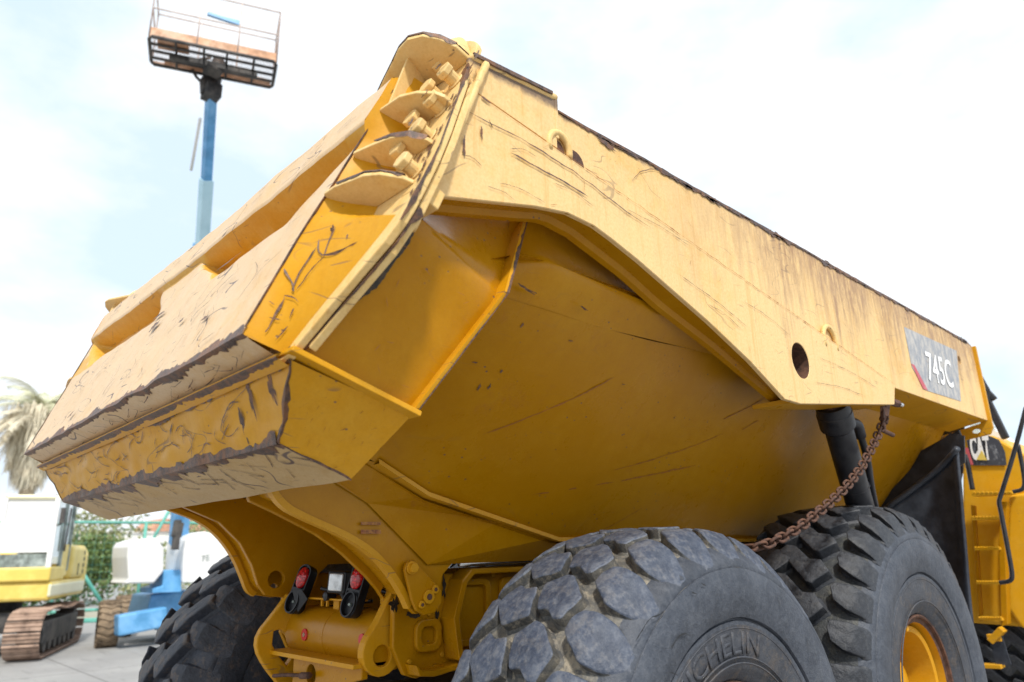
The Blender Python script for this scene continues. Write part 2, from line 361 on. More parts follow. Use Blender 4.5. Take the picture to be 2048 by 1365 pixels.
# ------------------------------------------------------------------ setting
def structure(o): o['kind'] = 'structure'; return o
b = MB(); b.face([(-600, -600, 0), (600, -600, 0), (600, 600, 0), (-600, 600, 0)])
t = NT('concrete yard'); n1 = t.noise(.35, 6, .6); n2 = t.noise(6, 6, .7); n3 = t.noise(60, 4, .8)
c_ = t.mix(t.ramp(n1, .35, .65), (.34, .335, .325), (.26, .255, .25)); c_ = t.mix(t.math('MULTIPLY', t.ramp(n2, .45, .75), .5), c_, (.25, .24, .225)); c_ = t.mix(t.math('MULTIPLY', t.ramp(t.noise(.9, 4, .7, t.map((1, 6, 1), (0, 0, .5))), .56, .66), .35), c_, (.15, .145, .14))
o_ = t.sep(); jn = t.math('MAXIMUM', t.ramp(t.math('ABSOLUTE', t.math('SUBTRACT', t.math('FRACT', t.math('MULTIPLY', o_[0], .22)), .5)), .002, .005, True), t.ramp(t.math('ABSOLUTE', t.math('SUBTRACT', t.math('FRACT', t.math('MULTIPLY', o_[1], .22)), .5)), .002, .005, True)); c_ = t.mix(t.math('MULTIPLY', jn, .7), c_, (.1, .095, .09))
t.l(c_, t.b.inputs['Base Color']); t.b.inputs['Roughness'].default_value = .85; t.bump(t.math('ADD', n2, n3), .25, .01)
structure(b.build('ground', t.m))

# ================================================================== ARTICULATED DUMP TRUCK
truck = thing('dump_truck', 'big yellow articulated dump truck filling the photo, scraped tailgate towards the viewer', 'dump truck', (0, 2.6, 0))
O0 = Vector((0, -.478, 2.283)); S_ = Vector((0, .498, 1.147)).normalized(); D_ = Vector((0, -S_.z, S_.y))
def g(x, s, d):
    if x < 0:
        t_ = min(1.2, -x/1.5)*max(0, min(1.1, s)); x *= 1+.07*t_; d += .035*t_
    return O0+Vector((x, 0, 0))+S_*s+D_*d
XV = Vector((1, 0, 0))

# ---- tailgate: one pressed skin with a folded lower box, two pockets and a top tube
def edge_x(s):                      # half width of the box at its outer face
    return lerp(1.395, 1.405, sst(0, .25, s)) + .05*sst(.3, .62, s) + .055*sst(.6, .95, s)
def gate_pt(x_rel, prof):           # x_rel -1..1, prof = path parameter
    # path: 0..1 bottom face (d 0->.1), 1..1.3 fold, 1.3.. rear face s .03-.98, then top face
    R = .022; DM = .112
    if prof < 1: s, d = .0, lerp(-.005, DM-R, prof)
    elif prof < 1.3:
        a = (prof-1)/.3*math.pi/2; s, d = R-R*math.cos(a), DM-R+R*math.sin(a)
    elif prof < 3: s, d = lerp(R, 1.0, (prof-1.3)/1.7), DM
    elif prof < 3.3:
        a = (prof-3)/.3*math.pi/2; s, d = 1.0+.03*math.sin(a), DM-.03+.03*math.cos(a)
    else: s, d = 1.03, lerp(DM-.03, -.005, (prof-3.3)/.7)
    x = x_rel*edge_x(max(s, 0))
    if 1.3 <= prof < 3:
        # pockets: mirror image trapezoids
        ax = abs(x)
        inner = lerp(.52, .14, sst(.50, .76, s)) if x > 0 else lerp(.10, .36, sst(.50, .76, s))
        outer = lerp(1.14, 1.42, sst(.50, .74, s))
        wall = sst(inner-.012, inner+.07, ax)*(1-sst(outer-.10, outer+.05, ax))
        vert = sst(.50, .535, s)*(1-sst(.74, .762, s))
        d -= .095*wall*vert
        # tube stands proud above the pockets
        tb = sst(.75, .775, s)*(1-sst(.97, .995, s))
        d += .026*tb
        # dents
        d += .006*nz3(x*2.3, s*3.1, 3)+.003*nz3(x*8, s*9, 1)
        if s < .1: d += .007*nz3(x*6, 2.2, 5)*(1-s/.1)
    elif prof < 1.3:
        s += .004*nz3(x*5, d*9, 2)
        if prof >= 1: d += .007*nz3(x*6, 2.2, 5); s += .004*nz3(x*9, 1, 1)
    return g(x, s, d)
profs = [0, .25, .5, .75, .999]+[1+.3*k/5 for k in range(1, 5)]+[1.3+1.7*k/88 for k in range(88)]+[3+.3*k/5 for k in range(6)]+[3.4, 3.7, 4]
xs = [-1+2*k/190 for k in range(191)]
tb_ = MB()
tb_.grid([[gate_pt(x, p) for x in xs] for p in profs])
tailgate = tb_.build('tailgate', [M['bare'], M['gatey']], truck, auto=38)
for p_ in tailgate.data.polygons:
    c_ = p_.center-O0; s = c_.dot(S_); d = c_.dot(D_); x = c_.x
    if .49 < s < .77 and (d < .103+.02*max(0, -x) or p_.normal.dot(S_) < -.25): p_.material_index = 1
# side walls of the box (scratched face below, bolt pocket above)
for sg in (1, -1):
    tb_ = MB(); rows = []
    for k in range(33):
        s = .0+k*1.03/32
        e = edge_x(s)
        if s < .45: foot, fs = lerp(1.435, 1.735, sst(0, 1, s/.45)*.3+.7*s/.45), s*.9
        else: foot, fs = lerp(1.56, 1.545, (s-.45)/.5), s
        row = []
        for j in range(9):
            q = j/8; dd = lerp(.112+.026*sst(.75, .775, s)*(1-sst(.97, .995, s)), .0, q); cv = .012*math.sin(q*math.pi)*nz3(s*3, q, sg)
            row.append(g(sg*(lerp(e, foot, q**1.2)+cv), lerp(s, fs, q), dd+(.002*nz3(s*20, 1) if j == 0 else 0)))
        rows.append(row)
    tb_.grid(rows); tb_.build('box_side', M['yellow_worn'], tailgate, auto=38)

def mirror(pts, sg): return [Vector((p[0]*sg, p[1], p[2])) for p in pts]
GY = M['yellow_worn']
for sg in (1, -1):
    # bolted flange plate
    out = [(1.30, -.028), (1.455, -.028), (1.53, .06), (1.635, .18), (1.76, .31), (1.785, .42), (1.785, .62), (1.735, .90), (1.70, 1.06), (1.705, 1.14), (1.67, 1.20), (1.60, 1.27), (1.52, 1.315), (1.42, 1.30), (1.33, 1.24), (1.30, 1.12)]
    ring = smoothpath([g(x*sg, s, .0) for x, s in out]+[g(out[0][0]*sg, out[0][1], 0)], 1)[:-1]
    hole = circle(g(1.50*sg, 1.245, 0), .032, XV, S_, 16)
    m_ = MB(); m_.slab([p+Vector((.004*nz3(p.z*20, p.y*20, sg), 0, .003*nz3(p.y*30, p.z*25))) for p in ring], D_, .022, [hole])
    m_.build('mounting_flange', M['corner'], tailgate, bevel=.004)
    # bolts in two columns
    for (x, s) in ((1.585, 1.085), (1.675, .975), (1.595, .955), (1.68, .835), (1.605, .795), (1.69, .70), (1.625, .645), (1.715, .54)):
        m_ = MB(); c0 = g(x*sg, s, 0)
        m_.tube([c0, c0+D_*.038], .022, 14)
        hx = circle(c0+D_*.038, .031, XV, S_, 6, random.random())
        m_.slab([p+D_*.021 for p in hx], D_, .021)
        m_.tube([c0+D_*.0, c0+D_*.006], .031, 16)
        m_.build('bolt', M['corner'], tailgate, bevel=.0025, seg=1)
    # gussets
    def gusset(s, pts, name='gusset', th=.014):
        poly = [g(x*sg, s+ds, d) for x, d, ds in pts]
        mm_ = MB(); mm_.slab(smoothpath(poly+[poly[0]], 0)[:-1], S_, th); return mm_.build(name, M['corner'], tailgate, bevel=.003)
    gusset(.50, [(1.44, .122, 0), (1.50, .120, 0), (1.62, .098, 0), (1.67, .075, 0), (1.72, .03, 0), (1.735, .0, 0), (1.50, .0, 0), (1.42, .05, 0)])
    gusset(.665, [(1.47, .115, 0), (1.56, .100, 0), (1.63, .086, 0), (1.69, .06, 0), (1.725, .02, 0), (1.73, 0, 0), (1.52, 0, 0), (1.44, .06, 0)])
    gusset(.845, [(1.50, .118, 0), (1.60, .112, 0), (1.66, .09, 0), (1.71, .055, 0), (1.725, .03, 0), (1.725, 0, 0), (1.53, 0, 0), (1.46, .06, 0)])
    # cap plate folded over the top corner
    cp = [(1.22, .08), (1.36, .122), (1.46, .150), (1.52, .168), (1.575, .172), (1.63, .150), (1.67, .11), (1.695, .06), (1.70, .0), (1.25, .0)]
    m_ = MB()
    m_.slab([g(x*sg, 1.085-.10*sst(1.5, 1.2, x)*0, d) for x, d in cp], S_, .016)
    m_.build('cap_plate', M['corner'], tailgate, bevel=.004)
    # ear above the cap with its rolled lip
    m_ = MB(); rows = []
    for k in range(15):
        q = k/14; x = lerp(1.40, 1.69, q); top = 1.10+.17*math.sin(math.pi*min(1, q*1.02))**.7+.008*nz3(q*9, 1)
        rows.append([g(x*sg, 1.08, .12-.05*q), g(x*sg, lerp(1.09, top, .6), .10-.05*q), g(x*sg, top, .07-.06*q), g(x*sg, top-.01, .055-.06*q), g(x*sg, 1.08, .10-.05*q)])
    m_.grid(rows); m_.build('corner_ear', M['corner'], tailgate, auto=40)
# upright web behind the upper gusset
for sg in (1, -1):
    m_ = MB(); m_.slab([g(1.53*sg, .86, .11), g(1.53*sg, 1.07, .13), g(1.50*sg, 1.07, .0), g(1.53*sg, .86, 0)], XV*sg, .012); m_.build('web_plate', M['corner'], tailgate, bevel=.002)
# lower flange bead along the gate
m_ = MB()
A = [g(-1.45+2.9*k/60, -.018+.003*nz3(k*.3, 1), 0) for k in range(61)]
m_.grid([[p+S_*.010+D_*.016 for p in A], [p+D_*.024-S_*.002 for p in A], [p-S_*.009+D_*.018 for p in A], [p-S_*.012-D_*.02 for p in A], [p+S_*.014-D_*.02 for p in A]])
m_.build('lower_flange', M['yellow_worn'], tailgate, auto=50)
# wear along the folds
w = Wear()
w.edge([p-S_*.009+D_*.019 for p in A], D_*.2+S_, -D_, D_, -S_, .010, .03, seed=77, eps=.002)
w.edge([g(-1.40+2.8*k/100, .004+.004*nz3((-1.4+2.8*k/100)*9, 1, 1), .108+.007*nz3((-1.40+2.8*k/100)*6, 2.2, 5)) for k in range(101)], S_, -D_, D_, -S_, .034, .026, eps=.006, seed=3, ends=.6)
for sg in (1, -1):
    w.edge([g(sg*edge_x(.02+k*.06), .02+k*.06, .113) for k in range(17)], -XV*sg, -D_, D_, XV*sg, .007, .012, eps=.0035, seed=8*sg)
for _ in range(70):
    x = random.uniform(-1.35, 1.3); s = random.uniform(.02, .40); L_ = random.uniform(.03, .16)
    w.scratch([g(x, s, .119), g(x+random.uniform(-.04, .05), s+L_*.5, .1195), g(x+random.uniform(-.09, .09), s+L_, .119)], D_, random.choice((.0012, .0015, .002, .003, .006)), seed=_, eps=.002)
for (x, s, a_, b_) in ((.05, .42, .05, .035), (.55, .30, .04, .012), (-.6, .1, .06, .02), (.9, .20, .05, .01), (.0, .50, .12, .012), (.7, .515, .14, .006)):
    w.patch(g(x, s, .1195), XV, S_, D_, a_, b_, seed=x*7)
# curly scrape on the tube and cap
for k in range(16):
    x = random.uniform(-1.3, 1.35); s = random.uniform(.80, .95)
    w.scratch([g(x, s, .142), g(x+.03, s+.015, .142), g(x+.08, s+random.uniform(0, .03), .142)], D_, random.uniform(.002, .008), seed=k)
# bottom face scrapes
for k in range(34):
    x = random.uniform(-1.3, 1.35); d = random.uniform(.02, .09)
    w.scratch([g(x, -.006, d), g(x+random.uniform(-.05, .05), -.006, d-.01), g(x+random.uniform(-.12, .12), -.006, random.uniform(.02, .09))], -S_, random.uniform(.002, .006), seed=k, eps=.004)
sc = w.build('scrape_marks', M['wear'], tailgate, auto=60); sc['kind'] = 'stuff'
# scratched scribble on the side wall
def sidept(px_s, q):                # s along the edge, q 0 edge .. 1 foot
    s = px_s; e = edge_x(s); foot, fs = lerp(1.435, 1.735, sst(0, 1, s/.45)*.3+.7*s/.45), s*.9
    return g(lerp(e, foot, q**1.2)+.003, lerp(s, fs, q), lerp(.112, 0, q))
nside = (XV*.9-S_*.3+D_*.3).normalized()
w = Wear()
for pts, ww in (([(.34, .30), (.30, .38), (.285, .52), (.30, .66), (.335, .80)], .008), ([(.385, .42), (.33, .45), (.29, .50)], .007), ([(.31, .34), (.24, .33), (.17, .36), (.165, .42)], .006),
                ([(.29, .52), (.23, .47), (.17, .44)], .005), ([(.225, .06), (.20, .22), (.165, .44)], .007), ([(.145, .32), (.150, .50), (.14, .62)], .006), ([(.145, .33), (.10, .38), (.05, .42), (.03, .40)], .008),
                ([(.075, .30), (.08, .52)], .005), ([(.12, .62), (.09, .66)], .006), ([(.07, .70), (.02, .68)], .005), ([(.115, .12), (.112, .26)], .004), ([(.36, .62), (.345, .64)], .008)):
    w.scratch([sidept(s, q) for s, q in pts], nside, ww, eps=.003, seed=ww*900)
w.patch(sidept(.375, .40), S_, D_, nside, .016, .012, 3)
m_ = w.build('side_scrapes', M['wear'], tailgate); m_['kind'] = 'stuff'

# ---- dump body ------------------------------------------------------------------
XS, XD = 1.69, 1.71
m_ = MB()
def side_top(y): return 3.262+.006*nz3(y*3, 1)+.003*nz3(y*17, 2)
belly_top = [Vector((1.47, y, z)) for y, z in ((0.277, 2.603), (0.792, 2.6), (1.511, 2.626))]+[Vector((1.455, 3.2, 2.655)), Vector((1.45, 5.02, 2.655))]
rail = [Vector((.82, -.42, 2.395)), Vector((0.8, 0.211, 2.108)), Vector((0.79, 0.456, 1.994)), Vector((0.78, 1.212, 1.816)), Vector((.78, 3.0, 1.80)), Vector((.78, 5.02, 1.80))]
def along(pl, y):
    for a, b_ in zip(pl, pl[1:]):
        if y <= b_.y or b_ is pl[-1]:
            t_ = (y-a.y)/(b_.y-a.y); return a.lerp(b_, t_)
ridge = [Vector((1.56, 0.257, 2.747)), Vector((1.56, 0.785, 2.719)), Vector((1.56, 1.449, 2.697)), Vector((1.56, 3.2, 2.70)), Vector((1.56, 5.02, 2.70))]
for sg in (1, -1):
    # belly skin
    ys = [-.42+.08*k for k in range(69)]; rows = []
    for y in ys:
        a = along(belly_top, y); c0 = along(rail, y); row = []
        for j in range(13):
            q = j/12; p = a.lerp(c0, q); p.x += .016*nz3(y*1.3, q*2)+.006*nz3(y*4, q*6, 3)+.02*math.sin(math.pi*q); row.append(Vector((p.x*sg, p.y, p.z)))
        rows.append(row)
    m_.grid(rows)
    # ledge below the ridge, shelf above it
    rows = []
    for y in [.29, .36]+[.42+.1*k for k in range(47)]:
        a = along(belly_top, y); r0 = along(ridge, y)+Vector((-.07*max(0, (.42-y)/.13), 0, 0)); up = Vector((1.50, y, r0.z+.13)); wv = .006*nz3(y*2, 4)
        rows.append([Vector((p.x*sg, p.y, p.z)) for p in (a, a.lerp(r0, .6)+Vector((.005+wv, 0, 0)), r0+Vector((-.006, 0, -.016)), r0+Vector((-.004, 0, .014)), r0.lerp(up, .4)+Vector((-.015, 0, 0)), up, Vector((1.52, y, 3.0)), Vector((1.60, y, 3.2)))])
    m_.grid(rows)
    # front wall return
# underside keel between rails, floor inside, front wall
m_.grid([[Vector((x, along(rail, y).y, along(rail, y).z-.02)) for x in (-.78, -.4, 0, .4, .78)] for y in ys])
m_.grid([[Vector((x, y, z)) for x in (-1.55, 0, 1.55)] for y, z in ((-.38, 2.46), (.3, 2.75), (5.0, 2.75))])
m_.face([(-1.69, 5.05, 3.27), (1.69, 5.05, 3.27), (1.69, 5.05, 2.655), (1.40, 5.05, 2.60), (.78, 5.05, 1.8), (-.78, 5.05, 1.8), (-1.40, 5.05, 2.6), (-1.69, 5.05, 2.655)])
body = m_.build('dump_body', M['yellow'], truck, auto=40)

for sg in (1, -1):
    # side wall sheet with a ragged top edge
    top = [(y, side_top(y)+random.uniform(-.0025, .0025)) for y in [.33+.045*k for k in range(106)]]+[(5.10, 3.262)]
    outl = [(-.05, 3.262), (.33, 3.29)]+top+[(5.14, 3.24), (5.16, 2.66), (5.10, 2.655), (3.20, 2.655), (3.20, 2.68), (1.9, 2.82), (.6, 2.95), (-.15, 2.88)]
    m_ = MB(); m_.slab([(XS*sg, y, z) for y, z in outl], XV*sg, .03, [circle((XS*sg, 4.715, 3.067), .035, (0, 1, 0), (0, 0, 1), 16)])
    side = m_.build('side_wall', M['side'], body, bevel=.003, seg=1)
    # top rim
    m_ = MB(); m_.grid([[Vector((sg*(XS-.055+.005*nz3(y*20, 2)), y, side_top(y)+.012+.004*nz3(y*25, 7))) for y in [.34+.06*k for k in range(80)]], [Vector((sg*(XS-.005), y, side_top(y)+.010+.005*nz3(y*30, 3))) for y in [.34+.06*k for k in range(80)]], [Vector((sg*(XS+.002), y, side_top(y)-.004)) for y in [.34+.06*k for k in range(80)]], [Vector((sg*(XS-.055), y, side_top(y)-.03)) for y in [.34+.06*k for k in range(80)]]], closed_v=True)
    m_.build('top_rim', M['side'], body, auto=45)
    # reinforcing plate
    arch = [(-0.213, 2.73), (-0.024, 2.777), (0.215, 2.837), (0.366, 2.863), (0.503, 2.857), (0.596, 2.835), (0.746, 2.793), (1.194, 2.644), (1.492, 2.529), (1.768, 2.396)]
    low = [(y, z) for y, z in arch]+[(1.92, 2.393), (3.13, 2.535), (3.196, 2.66)]
    outl = [(-.075, 3.155), (-.06, 3.155)]+[(lerp(-.05, 3.196, k/12), lerp(3.15, 2.664, k/12)) for k in range(13)]+list(reversed(low))[1:]
    m_ = MB(); m_.slab([(XD*sg, y, z) for y, z in outl], XV*sg, .021, [circle((XD*sg, 1.985, 2.611), .088, (0, 1, 0), (0, 0, 1), 28)])
    plate = m_.build('reinforcing_plate', M['side'], body, bevel=.003, seg=1)
    # hole liner
    m_ = MB(); m_.grid([circle((x*sg, 1.985, 2.611), .087, (0, 1, 0), (0, 0, 1), 28) for x in (XD-.002, 1.55)], closed_u=True); m_.face(circle((1.555*sg, 1.985, 2.611), .086, (0, 1, 0), (0, 0, 1), 28)); m_.build('pin_hole', M['rust'], body, auto=40)
    # underside return flange of the arch (two-step)
    inner = [(-0.17, 2.746), (0.234, 2.848), (0.353, 2.882), (0.496, 2.868), (0.792, 2.786), (1.007, 2.704), (1.376, 2.601), (1.958, 2.408)]
    def res2(pl, n):
        pts = [Vector((0, y, z)) for y, z in pl]; L_ = [0]
        for a, b_ in zip(pts, pts[1:]): L_.append(L_[-1]+(b_-a).length)
        out = []
        for k in range(n):
            q = L_[-1]*k/(n-1); i = max(j for j in range(len(L_)-1) if L_[j] <= q+1e-9); t_ = (q-L_[i])/(L_[i+1]-L_[i]); out.append(pts[i].lerp(pts[i+1], t_))
        return out
    o1 = res2(arch+[(1.92, 2.393)], 40); i1 = res2(inner, 40)
    a_ = [Vector((sg*(XD-.004), p.y, p.z+.001)) for p in o1]; b2 = [Vector((sg*1.615, p.y, p.z+.012)) for p in i1]; c2 = [Vector((sg*1.60, p.y, p.z-.006)) for p in i1]; d2 = [Vector((sg*1.575, p.y, p.z-.008)) for p in i1]; e2 = [Vector((sg*1.57, p.y, p.z+.08)) for p in i1]
    m_ = MB(); m_.grid([a_, [x.lerp(y_, .93) for x, y_ in zip(a_, b2)], b2, c2, d2, e2]); m_.build('arch_flange', M['yellow'], body, auto=35)
    m_ = MB(); m_.slab([(XD*sg-.002*sg, 1.86, 2.395), (XD*sg-.002*sg, 3.12, 2.537), (1.50*sg, 3.12, 2.535), (1.50*sg, 1.86, 2.393)], (0, .11, -1), .02); m_.build('bottom_flange', M['yellow_worn'], body)
    # panel under the front part of the wall
    m_ = MB(); m_.slab([(1.688*sg, 3.2, 2.654), (1.688*sg, 5.1, 2.654), (1.42*sg, 5.1, 2.60), (1.42*sg, 3.2, 2.60)], (0.2*sg, 0, -1), .02); m_.build('ledge_panel', M['yellow_worn'], body)
    # front frame rib: runs down the body's front edge
    m_ = MB(); m_.slab([(1.715*sg, 5.13, 3.25), (1.715*sg, 5.13, 2.60), (1.69*sg, 5.13, 2.55), (1.47*sg, 5.13, 2.52), (1.40*sg, 5.13, 2.44), (.90*sg, 5.13, 1.83), (.80*sg, 5.13, 1.83), (.80*sg, 5.13, 1.95), (1.36*sg, 5.13, 2.58), (1.64*sg, 5.13, 2.64), (1.66*sg, 5.13, 3.25)], (0, -1, 0), .03, [circle((1.60*sg, 5.13, 2.585), .030, (1, 0, 0), (0, 0, .6), 14)])
    m_.build('front_frame', M['yellow_worn'], body, bevel=.004)
    # folded bead between belly and front frame
    m_ = MB(); m_.tube([(1.40*sg, 5.06, 2.56), (.82*sg, 5.06, 1.86)], .022, 8); m_.build('weld_bead', M['yellow'], body, smooth=True)
    # rail strip under the belly
    rr = resample(rail[1:], .1); m_ = MB()
    m_.grid([[Vector((sg*(p.x+dx), p.y, p.z+dz)) for p in rr] for dx, dz in ((-.02, .012), (.028, .010), (.030, -.008), (-.02, -.010))], closed_v=True); m_.build('belly_rail', M['yellow_worn'], body, auto=50)
    # rear bolster rib
    Q = dict(a=Vector((1.47, -0.463, 2.284)), b=Vector((1.47, -0.102, 2.167)), c=Vector((1.585, 0.155, 2.554)), d=Vector((1.63, -0.178, 2.694)), e=Vector((1.47, 0.372, 2.937)), f=Vector((1.62, -.17, 2.80)))
    Q['e'] = Vector((1.47, 0.378, 2.961)); Q['f'] = Vector((1.54, -0.12, 2.784))
    q = {k: Vector((v.x*sg, v.y, v.z)) for k, v in Q.items()}
    m_ = MB(); rows = []
    for i in range(17):
        t_ = i/16; lo_ = q['a'].lerp(q['b'], t_); mid = q['d'].lerp(q['c'], t_); hi = q['f'].lerp(q['e'], t_); row = [lo_.lerp(mid, k/10)+Vector((sg*.006*nz3(k*.4, t_*3), 0, 0)) for k in range(10)]
        row += [lo_.lerp(mid, .97)+Vector((sg*-.004, 0, 0)), mid+Vector((-.010*sg, 0, .008)), mid.lerp(hi, .06)+Vector((-.012*sg, 0, .004))]+[mid.lerp(hi, k/8)+Vector((-.012*sg*math.sin(math.pi*k/8), 0, 0)) for k in range(1, 9)]
        rows.append(row)
    m_.grid(rows); rib = m_.build('rear_bolster', M['yellow'], body, auto=42)
    # its bottom plate and front flange
    out_v = Vector((.045*sg, 0, 0)); dn = Vector((0, -.012, -.012))
    m_ = MB(); a, b_ = q['a']+Vector((0, -.02, .008)), q['b']+(q['b']-q['a']).normalized()*.02
    m_.slab([a-out_v*3, a+out_v*.6, b_+out_v*.9, b_-out_v*3], (q['b']-q['a']).cross(XV)*(-1), .016); m_.build('bolster_foot', M['yellow_worn'], body, bevel=.003)
    c3, e3, b3 = q['c'], q['e'], q['b']; fw = Vector((0, .02, .004))
    m_ = MB()
    for p0, p1 in ((b3, c3), (c3, e3)):
        ax = (p1-p0).normalized(); pth = resample([p0, p1], .05)
        m_.grid([[p+Vector((.034*sg, -.004, 0)) for p in pth], [p+Vector((.034*sg, .012, .003)) for p in pth], [p+Vector((-.05*sg, .014, .0)) for p in pth], [p+Vector((-.03*sg, -.006, 0)) for p in pth]], closed_v=True)
    m_.build('bolster_flange', M['yellow_worn'], body, auto=40)
    # body side of the bolted joint: flange, weld bead and end strip
    out = [(1.50, .02), (1.60, .14), (1.72, .27), (1.77, .40), (1.775, .62), (1.735, .88), (1.70, 1.05), (1.705, 1.12), (1.60, 1.12), (1.55, .5), (1.45, .1)]
    m_ = MB(); m_.slab([g(x*sg, s, -.028) for x, s in out], D_, .024); m_.build('body_flange', M['corner'], body, bevel=.004)
    es = [g(1.735*sg, .36, -.05), g(1.735*sg, .6, -.052), g(1.725*sg, .8, -.052), g(1.715*sg, 1.0, -.05), g(1.71*sg, 1.10, -.05)]
    m_ = MB(); m_.tube([p+Vector((.003*nz3(p.z*30, 1), .003*nz3(p.z*35, 4), 0)) for p in resample(es, .02)], .014, 8); m_.build('weld_bead', M['corner'], body, smooth=True)
    # end cap of the corner: little box under the flange foot
    m_ = MB(); m_.slab([(1.755*sg, -.30, 2.70), (1.755*sg, -.235, 2.745), (1.755*sg, -.19, 2.72), (1.755*sg, -.215, 2.665)], XV*sg, .13); m_.build('corner_block', M['corner'], body, bevel=.004)
    # tall corner block above the reinforcing plate
    m_ = MB(); m_.slab([(1.705*sg, -.06, 3.27), (1.705*sg, .335, 3.30), (1.705*sg, .335, 3.10), (1.705*sg, -.07, 3.16)], XV*sg, .016); m_.build('corner_panel', M['side'], body, bevel=.003)
    m_ = MB(); m_.slab([(1.708*sg, .328, 3.30), (1.708*sg, .344, 3.30), (1.708*sg, .344, 3.14), (1.708*sg, .328, 3.14)], XV*sg, .02); m_.build('corner_rib', M['side'], body, bevel=.003)
    m_ = MB(); m_.tube(resample([(1.698*sg, -.05, 3.277), (1.698*sg, .34, 3.306)], .03), .015, 8); m_.build('corner_bead', M['corner'], body, smooth=True)
    # lifting eyes
    def eye(y, z, r, name, half=False):
        mm_ = MB(); R_ = [Vector((XS*sg+.012*sg, y+math.cos(a)*r, z+math.sin(a)*r*1.15)) for a in [math.pi*(-.12+1.24*k/14) for k in range(15)]]
        mm_.tube(R_, .013, 8); return mm_.build(name, M['corner'], body, smooth=True)
    eye(.345, 3.105, .052, 'lifting_eye'); eye(2.375, 2.775, .075, 'lifting_eye')
    m_ = MB(); m_.slab([Vector((1.6925*sg, .435+math.cos(a)*.05, 3.088+math.sin(a)*.05)) for a in [math.pi*k/12 for k in range(13)]], XV*sg, .002); m_.build('drain_slot', M['rust'], body)
    m_ = MB(); m_.slab([Vector((1.6925*sg, .345+math.cos(a)*.038, 3.10+math.sin(a)*.045)) for a in [math.pi*k/12 for k in range(13)]], XV*sg, .002); m_.build('eye_recess', M['rust'], body)
    # lip box below the tailgate is one part for both sides: made after this loop

# scratches on the right side plate
w = Wear()
def sp(*pix): return [Vector((1.7135, y, z)) for y, z in pix]
w.scratch(sp((-0.089, 3.061), (-0.046, 3.057), (0.005, 3.055), (0.084, 3.059), (0.191, 3.056), (0.309, 3.042), (0.435, 3.028), (0.582, 2.994), (0.71, 2.966), (0.848, 2.953)), XV, .006, seed=2, rough=.35)
w.scratch(sp((0.103, 2.986), (0.165, 2.983), (0.246, 2.978), (0.355, 2.971), (0.47, 2.958)), XV, .010, seed=4, rough=.3)
w.scratch(sp((0.01, 3.067), (0.026, 3.042), (0.016, 3.061)), XV, .006, seed=5)
w.scratch(sp((-0.02, 3.139), (0.021, 3.131)), XV, .012, seed=6)
for (a0, a1) in (((.0, 2.83), (.12, 2.82)), ((.05, 2.86), (.25, 2.86)), ((.3, 2.95), (.5, 2.93)), ((1.0, 2.8), (1.5, 2.68)), ((1.2, 2.72), (1.45, 2.66)), ((2.1, 2.52), (2.7, 2.53)), ((1.5, 2.8), (1.9, 2.72)), ((.7, 2.98), (1.1, 2.95)), ((2.2, 2.66), (2.9, 2.60)), ((-.1, 2.9), (-.02, 2.89)), ((0.1, 3.0), (.22, 3.02))):
    w.scratch([Vector((1.713, a0[0], a0[1])), Vector((1.713, (a0[0]+a1[0])/2, (a0[1]+a1[1])/2+.015)), Vector((1.713, a1[0], a1[1]))], XV, .0028, seed=a0[0])
w.patch((1.7132, -.09, 2.93), (0, 1, 0), (0, 0, 1), XV, .010, .045, 4); w.patch((1.7132, -.02, 3.01), (0, 1, 0), (0, 0, 1), XV, .006, .03, 6)
m_ = w.build('plate_scratches', M['wear'], body); m_['kind'] = 'stuff'
w = Wear()
arcp = [Vector((1.6935, 1.02+.30*math.cos(a), 2.99+.27*math.sin(a))) for a in [rad(60+8*k) for k in range(12)]]
w.scratch(arcp, XV, .004, curve=0)
for k in range(0): w.scratch([Vector((1.6935, 1.62+(.16+.04*k)*math.cos(a), 2.98+(.12+.03*k)*math.sin(a))) for a in [rad(20+12*j) for j in range(11)]], XV, .003, curve=0, seed=k)
w.patch((1.6932, .62, 3.245), (0, 1, -.1), (0, 0, 1), XV, .075, .022, 2)
for k in range(38):
    y = random.uniform(.5, 5.0); w.patch((1.6932, y, side_top(y)-.004), (0, 1, 0), (0, 0, 1), XV, random.uniform(.03, .12), random.uniform(.008, .022), k)
w.edge([Vector((1.69, y, side_top(y)+.004)) for y in [.36+.05*k for k in range(94)]], (0, 0, -1), (-1, 0, 0), XV, (0, 0, 1), .014, .03, seed=11, eps=.005)
w.edge([Vector((1.706, y, 3.274+.075*(y+.05))) for y in [-.05+.02*k for k in range(19)]], (0, 0, -1), (-1, 0, 0), XV, (0, 0, 1), .010, .02, seed=12, eps=.012)
m_ = w.build('wall_scratches', M['wear'], body); m_['kind'] = 'stuff'
w = Wear()
w.scratch([Vector((1.7125, lerp(-.05, 3.196, k/60), lerp(3.147, 2.661, k/60))) for k in range(61)], XV, .0035, curve=0, rough=.9)
for k in range(230):
    y = random.uniform(-.15, 5.0); plate_z = 3.15-.15*(y+.05); z = random.uniform(2.45, 3.24)
    onp = z < plate_z-.02 and y < 3.1
    if onp:
        lowz = 2.80 if y < .6 else (2.86-.40*(y-.55) if y < 1.7 else 2.42)
        if z < lowz+.03: continue
    elif z < 2.70: continue
    an = random.choice((90, 80, 60, 100, 20, -20, 95))+random.uniform(-12, 12); L_ = random.choice((.006, .012, .02, .045))*random.uniform(.6, 1.4)
    x = 1.7125 if onp else 1.6925
    w.scratch([Vector((x, y, z)), Vector((x, y+math.cos(rad(an))*L_, z+math.sin(rad(an))*L_))], XV, random.choice((.001, .0014, .002, .003)), curve=0, eps=.0012, seed=k)
